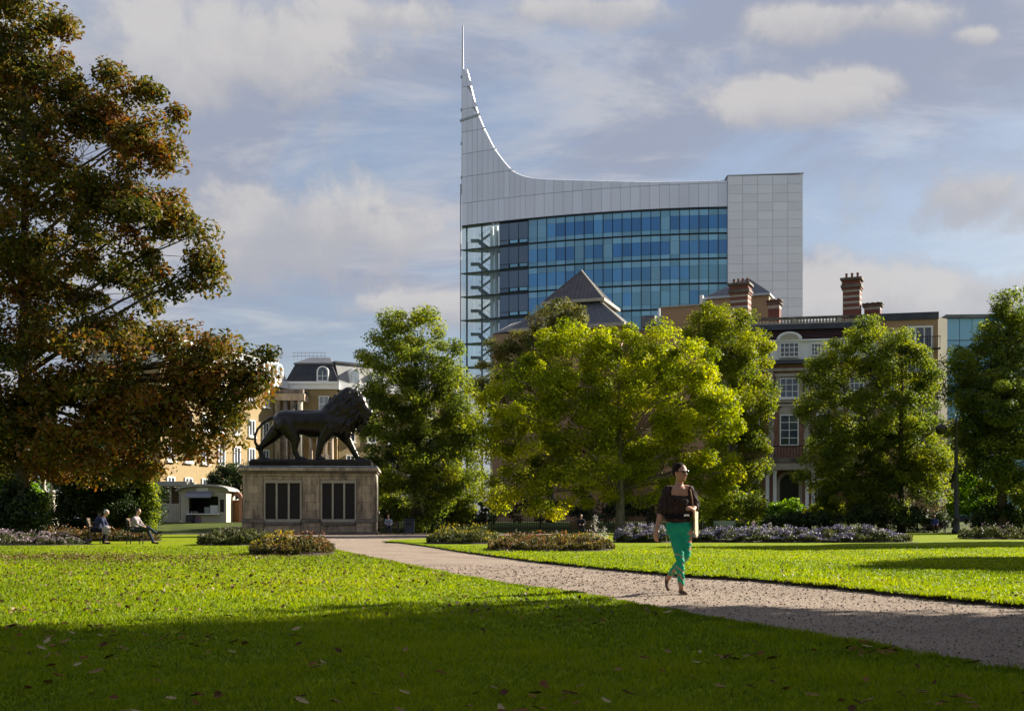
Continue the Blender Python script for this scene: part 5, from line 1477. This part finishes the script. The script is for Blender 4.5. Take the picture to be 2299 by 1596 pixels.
def wrinkle(amp, f):
    return lambda co: amp*(np.sin(co[:, 2]*f+3*np.sin(co[:, 0]*f*.45)+2*np.sin(co[:, 1]*f*.5))+.6*np.sin(co[:, 2]*f*1.9+co[:, 0]*f*1.3+1.7*np.sin(co[:, 1]*f)))
def make_woman():
    foot = GX(1531, 1334)
    root = thing('person', 'person walking on the path in green trousers, dark brown top and sunglasses', 'person', (foot.x, foot.y, 0))
    m = .001216
    q = lambda x, y, d=0.0: Vector(((x-510)*m, d, (1480-y)*m))
    hc = q(492, 196, -.01); fw = Vector((.62, -.78, -.02))
    # body (skin): head, neck, shoulders, arms, feet
    mb = MB(); head(mb, hc, fw, 1.0)
    mb.cap(q(488, 262, .01), .050, q(480, 330, .02), .056)
    mb.cap(q(400, 372, .02), .055, q(570, 366, .02), .055); mb.ell(q(478, 420, .0), (.13, .085, .12))
    mb.ell(q(470, 560, .02), (.13, .09, .20)); mb.ell(q(468, 720, .02), (.14, .10, .12))
    # her right arm (picture left) hanging, slightly out
    s1, e1, w1 = q(352, 392, .02), q(292, 605, .03), q(232, 812, -.05)
    mb.cap(s1, .052, e1, .038); mb.cap(e1, .040, w1, .025)
    hand(mb, w1, (-.08, -.05, -1), (.7, .5, 0), 1.0, .4)
    # her left arm bent, hand at the bag strap
    s2, e2, w2 = q(600, 385, .02), q(655, 545, .05), q(612, 590, -.14)
    mb.cap(s2, .050, e2, .037); mb.cap(e2, .038, w2, .025)
    hand(mb, w2, (-.35, -.45, .25), (-.5, .2, -.8), 1.0, .75)
    # legs
    hl, kl, al = q(425, 800, .02), q(480, 1085, -.06), q(503, 1390, .0)
    hr, kr, ar = q(560, 800, .02), q(553, 1075, .02), q(425, 1290, .36)
    mb.cap(hl, .085, kl, .056); mb.cap(kl, .056, al, .036); mb.cap(hr, .085, kr, .056); mb.cap(kr, .056, ar, .036)
    mb.cap(al, .034, q(505, 1448, .02), .036); mb.cap(ar, .034, q(400, 1340, .40), .034)
    flesh('body', mb, .0095, M_skintan, root, 3)
    # trousers
    mb = MB()
    mb.ell(q(475, 770, .02), (.172, .118, .12)); mb.cap(q(425, 790, .02), .092, kl, .060); mb.cap(kl, .060, q(502, 1365, .0), .043)
    mb.cap(q(548, 790, .02), .092, kr, .060); mb.cap(kr, .060, q(437, 1265, .33), .043)
    mb.ell(q(425, 800, .085), (.09, .06, .10)); mb.ell(q(545, 800, .085), (.09, .06, .10))
    flesh('trousers', mb, .010, cloth('green_cotton', (.012, .33, .19), (.010, .26, .15), 9, .6), root, 3, disp=wrinkle(.0035, 62))
    # loose top with batwing sleeves and open neckline
    mb = MB()
    mb.cap(q(372, 395, .03), .085, q(318, 560, .03), .085); mb.cap(q(318, 560, .03), .083, q(300, 610, .02), .062)
    mb.cap(q(588, 392, .03), .080, q(640, 520, .05), .082); mb.cap(q(640, 520, .05), .07, q(650, 565, .0), .055)
    mb.ell(q(470, 520, .02), (.185, .125, .165)); mb.ell(q(440, 570, .02), (.16, .12, .13)); mb.ell(q(520, 580, .02), (.15, .12, .12))
    mb.ell(q(475, 440, .045), (.15, .085, .11)); mb.ell(q(478, 500, -.03), (.14, .105, .085))
    mb.ell(q(472, 690, .02), (.162, .122, .075)); mb.ell(q(470, 640, .02), (.148, .115, .09))
    flesh('blouse', mb, .011, cloth('brown_blouse', (.012, .008, .009), (.055, .034, .028), 30), root, 3, disp=wrinkle(.0042, 40))
    # belt and bow
    mb = MB(); pts = [q(472, 655, .02) + Vector((.158*math.cos(t), .124*math.sin(t), 0)) for t in np.linspace(0, 2*math.pi, 25)]
    mb.tube(pts, .020, 6, False); mb.build('belt', cloth('black_belt', (.008, .008, .009)), root, smooth=True)
    mb = MB(); c = q(545, 648, -.125)
    for sx in (-1, 1): mb.ell(c+Vector((sx*.018, 0, .006)), (.020, .010, .014), Matrix.Rotation(sx*.5, 3, 'Y'))
    mb.ell(c, (.009, .012, .009)); mb.build('buckle', M_white, root, smooth=True)
    # pale cardigan hung over the forearm
    mb = MB()
    for i in range(7):
        t = i/6; mb.cap(q(628+i*9, 588+i*4, -.09+.03*i), .016, q(638+i*8, 880-10*abs(i-4), -.05+.025*i), .013, 8)
    flesh('cardigan', mb, .009, cloth('cream_knit', (.55, .47, .33), (.46, .39, .27), 20), root, 4)
    mb = MB().tube([q(590, 370, -.06), q(600, 470, -.12), q(612, 600, -.13), q(625, 700, -.10)], .009, 6)
    mb.build('bag_strap', cloth('tan_strap', (.20, .11, .055)), root, smooth=True)
    # hair pinned up, sunglasses
    C, f, sd, up, R = head(MB(), hc, fw, 1.0)
    mb = MB(); mb.ell(C+up*.048-f*.022, (.083, .095, .085), R); mb.ell(C-f*.062+up*.02, (.070, .055, .085), R)
    mb.ell(C-f*.085+up*.085, (.045, .042, .040), R)
    for sx in (-1, 1): mb.ell(C+sd*sx*.066+up*.03-f*.015, (.018, .045, .05), R)
    flesh('hair', mb, .009, MAT('dark_brown_hair', (.012, .007, .005), (.026, .014, .009), 30, .8, spec=.1, stretch=(1, 1, .3), bump=.5), root, 2)
    mb = MB()
    for sx in (-1, 1): mb.ell(C+f*.096+sd*sx*.034+up*.012, (.029, .010, .022), R)
    mb.tube([C+f*.102-sd*.01+up*.016, C+f*.102+sd*.01+up*.016], .004, 5)
    for sx in (-1, 1): mb.tube([C+f*.092+sd*sx*.058+up*.018, C+f*.01+sd*sx*.082+up*.012], .004, 5)
    mb.build('sunglasses', MAT('black_lens', (.008, .008, .010), None, rough=.12, spec=.8), root, smooth=True)
    # shoes
    sm = cloth('brown_shoe', (.11, .065, .04))
    mb = MB(); mb.cap(q(505, 1452, .05), .034, q(528, 1462, -.13), .028); mb.cap(q(512, 1462, .04), .026, q(535, 1468, -.16), .022)
    mb.v = [(x, y, max(z, .006)) for x, y, z in mb.v]
    flesh('shoe', mb, .008, sm, root, 2)
    mb = MB(); mb.cap(q(398, 1330, .42), .032, q(392, 1415, .34), .026); mb.cap(q(392, 1400, .36), .028, q(393, 1440, .25), .022)
    flesh('shoe', mb, .008, sm, root, 2)
make_woman()

def seated(label, loc, rz, top, legs_c, hair_c, lean=.0, crossed=False, shoe=(.01, .01, .012), extra=None, bald=False, group=None, sc=1.0):
    """seated figure facing local +x on a .45 m seat; origin on the ground under the seat centre"""
    root = thing('person', label, 'person', loc, rz, group)
    hip = Vector((-.08, 0, .54)); sh = Vector((-.10+lean*.45, 0, 1.02-.06*lean)); hc = sh + Vector((.05+.12*lean, 0, .235-.03*lean))
    fw = Vector((1, -.15, -.12-.3*lean))
    mb = MB(); head(mb, hc, fw, 1.0)
    mb.cap(hc-Vector((.02, 0, .08)), .052, sh, .058)
    mb.ell((hip+sh)/2, (.12, .16, .26)); mb.ell(hip, (.14, .17, .12))
    arms = []
    for s in (-1, 1):
        a = sh + Vector((0, s*.185, -.03)); e = Vector((.06+lean*.35, s*.25, .74)); w = Vector((.28+lean*.16, s*.13, .67))
        mb.cap(a, .052, e, .042); mb.cap(e, .042, w, .028); hand(mb, w, (1, -s*.35, -.1), (0, -s*.3, -1), 1.0, .5)
        arms.append((a, e, w))
    legs = []
    for s in (-1, 1):
        h = hip + Vector((.02, s*.10, 0))
        if crossed and s < 0: k, an, toe = Vector((.46, -.02, .64)), Vector((.78, .05, .40)), Vector((.95, .06, .46))
        elif crossed: k, an, toe = Vector((.42, .10, .53)), Vector((.62, .12, .09)), Vector((.80, .12, .035))
        else: k, an, toe = Vector((.40, s*.12, .53)), Vector((.30, s*.11, .09)), Vector((.47, s*.13, .035))
        mb.cap(h, .085, k, .058); mb.cap(k, .058, an, .040); mb.cap(an, .036, toe, .028)
        legs.append((h, k, an, toe))
    flesh('body', mb, .018, M_skin, root, 2)
    mb = MB(); mb.ell((hip+sh)/2+Vector((0, 0, .02)), (.145, .19, .28)); mb.ell(sh-Vector((0, 0, .05)), (.12, .21, .10)); mb.ell(hip+Vector((.02, 0, .03)), (.16, .19, .12))
    for a, e, w in arms: mb.cap(a, .072, e, .060); mb.cap(e, .058, e.lerp(w, .86), .042)
    flesh('jacket', mb, .022, cloth('jacket', top), root, 3, disp=wrinkle(.007, 38))
    mb = MB(); mb.ell(hip, (.155, .185, .12))
    for h, k, an, toe in legs: mb.cap(h, .098, k, .072); mb.cap(k, .070, an, .056)
    flesh('trousers', mb, .022, cloth('trouser', legs_c), root, 3)
    C, f, sd, up, R = head(MB(), hc, fw)
    mb = MB(); mb.ell(C+up*.042-f*.02, (.082, .097, .082 if not bald else .07), R); mb.ell(C-f*.055-up*.0, (.072, .055, .075), R)
    flesh('hair', mb, .016, MAT('hair', hair_c, tuple(v*.7 for v in hair_c), 25, .7), root, 2)
    for h, k, an, toe in legs:
        mb = MB(); mb.cap(an-Vector((0.03, 0, .03 if toe.z < .2 else 0)), .042, toe, .036)
        mb.v = [(x, y, max(z, .004)) for x, y, z in mb.v]
        flesh('shoe', mb, .012, cloth('shoe', shoe), root, 2)
    if extra: extra(root)
    return root
p1 = GX(216, 1221, .055); p2 = GX(305, 1221, .055)
garden_chair('dark slatted garden chair under the man in the navy jacket', p1, .1)
garden_chair('dark slatted garden chair under the man in the pale checked shirt', p2, 0)
def carrier(root):
    mb = MB(); mb.ell((.42, -.26, .56), (.16, .10, .15)); mb.ell((.45, -.26, .45), (.13, .09, .10))
    flesh('bag', mb, .02, cloth('pale_bag', (.38, .33, .34)), root, 3)
seated('grey-haired person in navy jacket hunched on a chair by the yew', p1, .1, (.035, .040, .085), (.016, .016, .022), (.45, .43, .42), lean=.75, extra=carrier)
seated('person in pale checked shirt and jeans sitting cross-legged by the yew', p2, 0, (.34, .29, .30), (.035, .045, .075), (.03, .025, .022), lean=.25, crossed=True)
# visitors on benches in the shade at the back
def visit(x, Y, rz, label, top, legs_c, hair, blabel, mat=M_wood):
    p = Vector(((x-CX)/F*Y, Y, max(0.0, float(ground_z(Y)))-.0))
    bench(blabel, p, rz, mat)
    seated(label, p+Vector((0, 0, .0)), rz-math.pi/2, top, legs_c, hair)
visit(872, 80.5, math.radians(12), 'person in pale blue jacket on a bench right beside the plinth', (.30, .33, .45), (.05, .06, .12), (.25, .2, .15), 'wooden park bench right beside the plinth')
visit(1305, 81, 0, 'white-haired person in dark coat on the bench under the lime tree', (.03, .03, .05), (.02, .02, .03), (.6, .6, .6), 'wooden park bench under the lime tree')
visit(2098, 81, math.radians(-10), 'person in blue on a bench near the lamp post', (.06, .08, .22), (.10, .05, .04), (.05, .03, .02), 'brown park bench near the lamp post')
M_palebench = MAT('pale_green_paint', (.42, .48, .33), (.36, .42, .29), 4, .6)
bench('pale green empty park bench behind the lavender bed', (PX(1630, 0, 80).x, 80, .03), math.radians(8), M_palebench)

# ------------------------------------------------------------------ grass and fallen leaves
rng = np.random.default_rng(99)
def on_lawn(p2d):
    return inside_poly(p2d, [(v.x, v.y) for v in LAWN_L]) | inside_poly(p2d, [(v.x, v.y) for v in LAWN_R])
def make_grass(n=500000):
    y = np.exp(math.log(4.3) + rng.random(n)**1.25*math.log(40/4.3))
    x = rng.uniform(-1, 1, n)*(.53*y+3.0)
    P2 = np.column_stack([x, y]); P2 = P2[on_lawn(P2)]
    # tufts creeping over the edges of the path
    ex = []
    for E, side in ((EDGE_L, -1), (EDGE_R, 1)):
        q = np.array([(p.x, p.y) for p in E]); i = rng.integers(0, len(q)-1, 26000); t = rng.random(26000)[:, None]
        e = q[i]*(1-t)+q[i+1]*t + rng.normal(size=(26000, 2))*np.array([.05, .05])
        k = np.sin(e[:, 0]*9+e[:, 1]*5)*np.sin(e[:, 1]*11) > -.35
        ex.append(e[k])
    P2 = np.vstack([P2]+ex); P2 = P2[P2[:, 1] > 3.5]
    n = len(P2); x, y = P2[:, 0], P2[:, 1]
    patch = np.sin(x*1.3+np.sin(y*.9)*2)*np.sin(y*1.1+x*.4)
    h = (.022+.024*rng.random(n))*(1+.25*patch)
    big = np.sin(x*.33+1.1*np.sin(y*.21))*np.sin(y*.37+.5*x)
    tuft = np.sin(x*5.1+2*np.sin(y*3.7))*np.sin(y*4.3+1.5*np.sin(x*2.9))
    t = .47+.15*patch+.17*big+.14*tuft+rng.normal(size=n)*.2
    h *= 1+.35*np.clip(tuft, -.5, 1)
    w = (.0035+.0030*rng.random(n))*np.clip(y/5.5, 1, 3.8)
    a = rng.uniform(0, math.pi*2, n); lean = rng.normal(size=(n, 2))*.55
    V = np.empty((n, 3, 3))
    dx, dy = np.cos(a)*w, np.sin(a)*w
    V[:, 0] = np.column_stack([x-dx, y-dy, np.full(n, .050)])
    V[:, 1] = np.column_stack([x+dx, y+dy, np.full(n, .050)])
    V[:, 2] = np.column_stack([x+lean[:, 0]*h, y+lean[:, 1]*h, .05+h])
    o = quad_object('lawn_grass', V, t, L_grass)
    setp(o, 'short mown grass blades covering the lawns', 'grass', kind='stuff')
make_grass()

P_stone = LEAF('gravel_chips', [(0.11, 0.085, 0.066), (0.19, 0.148, 0.115), (0.29, 0.228, 0.18), (0.42, 0.345, 0.28)], 0.0, .9)
def make_chips(n=34000):
    g = np.random.default_rng(8)
    y = np.exp(g.uniform(math.log(5.5), math.log(24), n)); x = g.uniform(-.5, 1, n)*.47*y
    P = np.column_stack([x, y])
    P = P[inside_poly(P, [(v.x, v.y) for v in GR]) & ~on_lawn(P)]
    Q = np.column_stack([P, .004+.006*g.random(len(P))])
    o = leaf_object('gravel_chips', Q, unit(g.normal(size=Q.shape)*.35+np.array([0, 0, 1])), (.010+.016*g.random(len(Q)))*np.clip(P[:, 1]/9, 1, 2), g.random(len(Q)), P_stone, None, .75)
    setp(o, 'loose gravel chips strewn over the path', 'gravel', kind='stuff')
make_chips()

def leaf_shape(r):
    """a curled lobed leaf, about unit length"""
    prof = [(-.5, .03), (-.3, .16), (-.18, .12), (0, .27), (.12, .17), (.28, .22), (.38, .09), (.5, .0)]
    vs, fs = [], []
    curl = r.uniform(.15, .5); tw = r.uniform(-.25, .25)
    for x, w in prof:
        zc = curl*x*x + .03
        vs += [(x, -w, zc+w*(.35+tw)), (x, 0, zc), (x, w, zc+w*(.35-tw))]
    for i in range(len(prof)-1):
        a = i*3; fs += [(a, a+3, a+4, a+1), (a+1, a+4, a+5, a+2)]
    return vs, fs
def make_fallen():
    r = random.Random(77)
    meshes = []
    for i, c in enumerate([(.30, .20, .085), (.20, .085, .03), (.10, .05, .022), (.48, .38, .20), (.26, .14, .045)]):
        vs, fs = leaf_shape(r)
        me = bpy.data.meshes.new('fallen_leaf'); me.from_pydata(vs, [], fs)
        me.materials.append(MAT('dry_leaf_%d' % i, c, tuple(v*.6 for v in c), 6, .9, spec=.05))
        meshes.append(me)
    n = 0
    # the nearest leaves, one by one, in loose drifts
    LOOK = ['dry tan', 'rust brown', 'dark brown', 'pale straw-coloured', 'golden brown']
    cents = []
    for _ in range(26):
        y = math.exp(r.uniform(math.log(5.0), math.log(11.5))); cents.append((r.uniform(-1, 1)*.45*y, y, r.uniform(.12, .5)))
    while n < 260:
        if r.random() < .75:
            c = r.choice(cents); x, y = c[0]+r.gauss(0, c[2]), c[1]+r.gauss(0, c[2]*1.3)
        else: y = math.exp(r.uniform(math.log(4.9), math.log(11.5))); x = r.uniform(-1, 1)*.46*y
        if y < 4.8: continue
        if not on_lawn(np.array([[x, y]]))[0]: continue
        mi = r.randrange(5); o = link('fallen_leaf', meshes[mi], None, (x, y, .088+r.uniform(0, .012)))
        s = r.uniform(.05, .105); o.scale = (s, s, s); o.rotation_euler = (r.uniform(-.4, .4), r.uniform(-.4, .4), r.uniform(0, 6.28))
        setp(o, LOOK[mi]+' fallen leaf lying on the shaded foreground grass', 'leaf', 'fallen leaves on the foreground grass'); n += 1
    n = 0
    while n < 14:
        y = r.uniform(7.5, 20); x = r.uniform(0, 5.5)
        p = np.array([[x, y]])
        if on_lawn(p)[0] or abs(x) > .45*y or not inside_poly(p, [(v.x, v.y) for v in GR])[0]: continue
        o = link('fallen_leaf', r.choice(meshes), None, (x, y, .012)); s = r.uniform(.07, .12); o.scale = (s, s, s); o.rotation_euler = (0, 0, r.uniform(0, 6.28))
        setp(o, 'dry fallen leaf lying on the gravel path', 'leaf', 'fallen leaves on the path'); n += 1
    # the litter farther off
    g = np.random.default_rng(5)
    P = []
    y = np.exp(g.uniform(math.log(10.5), math.log(40), 9000)); x = g.uniform(-1, 1, 9000)*.47*y
    y = y + 0*x
    cl = np.sin(x*2.1+np.sin(y*1.7)*2)*np.sin(y*2.3+x) ; k = g.random(9000) < np.clip(.18+.8*cl, .08, 1)*np.clip(.75-x/20, .35, 1.3); P.append(np.column_stack([x, y])[k])
    # drift of leaves fallen from the oak
    k = 5200; xx = g.uniform(-14, -3.0, k); yy = 26.5+g.normal(size=k)*1.9+np.sin(xx)*.5
    keep = g.random(k) < np.clip((-2.5-xx)/7, .08, 1); P.append(np.column_stack([xx, yy])[keep])
    k = 2600; xx = g.uniform(-9, -1, k); yy = g.uniform(14, 24, k); P.append(np.column_stack([xx, yy])[g.random(k) < .45])
    P = np.vstack(P); P = P[on_lawn(P)]
    Q = np.column_stack([P, np.full(len(P), .085)+g.random(len(P))*.02])
    Nn = unit(g.normal(size=Q.shape)*.55+np.array([0, 0, 1]))
    o = leaf_object('leaf_litter', Q, Nn, .028+.040*g.random(len(Q)), g.random(len(Q)), L_fallen, None, .7)
    setp(o, 'scattered brown leaf litter across the lawns', 'leaves', kind='stuff')
make_fallen()
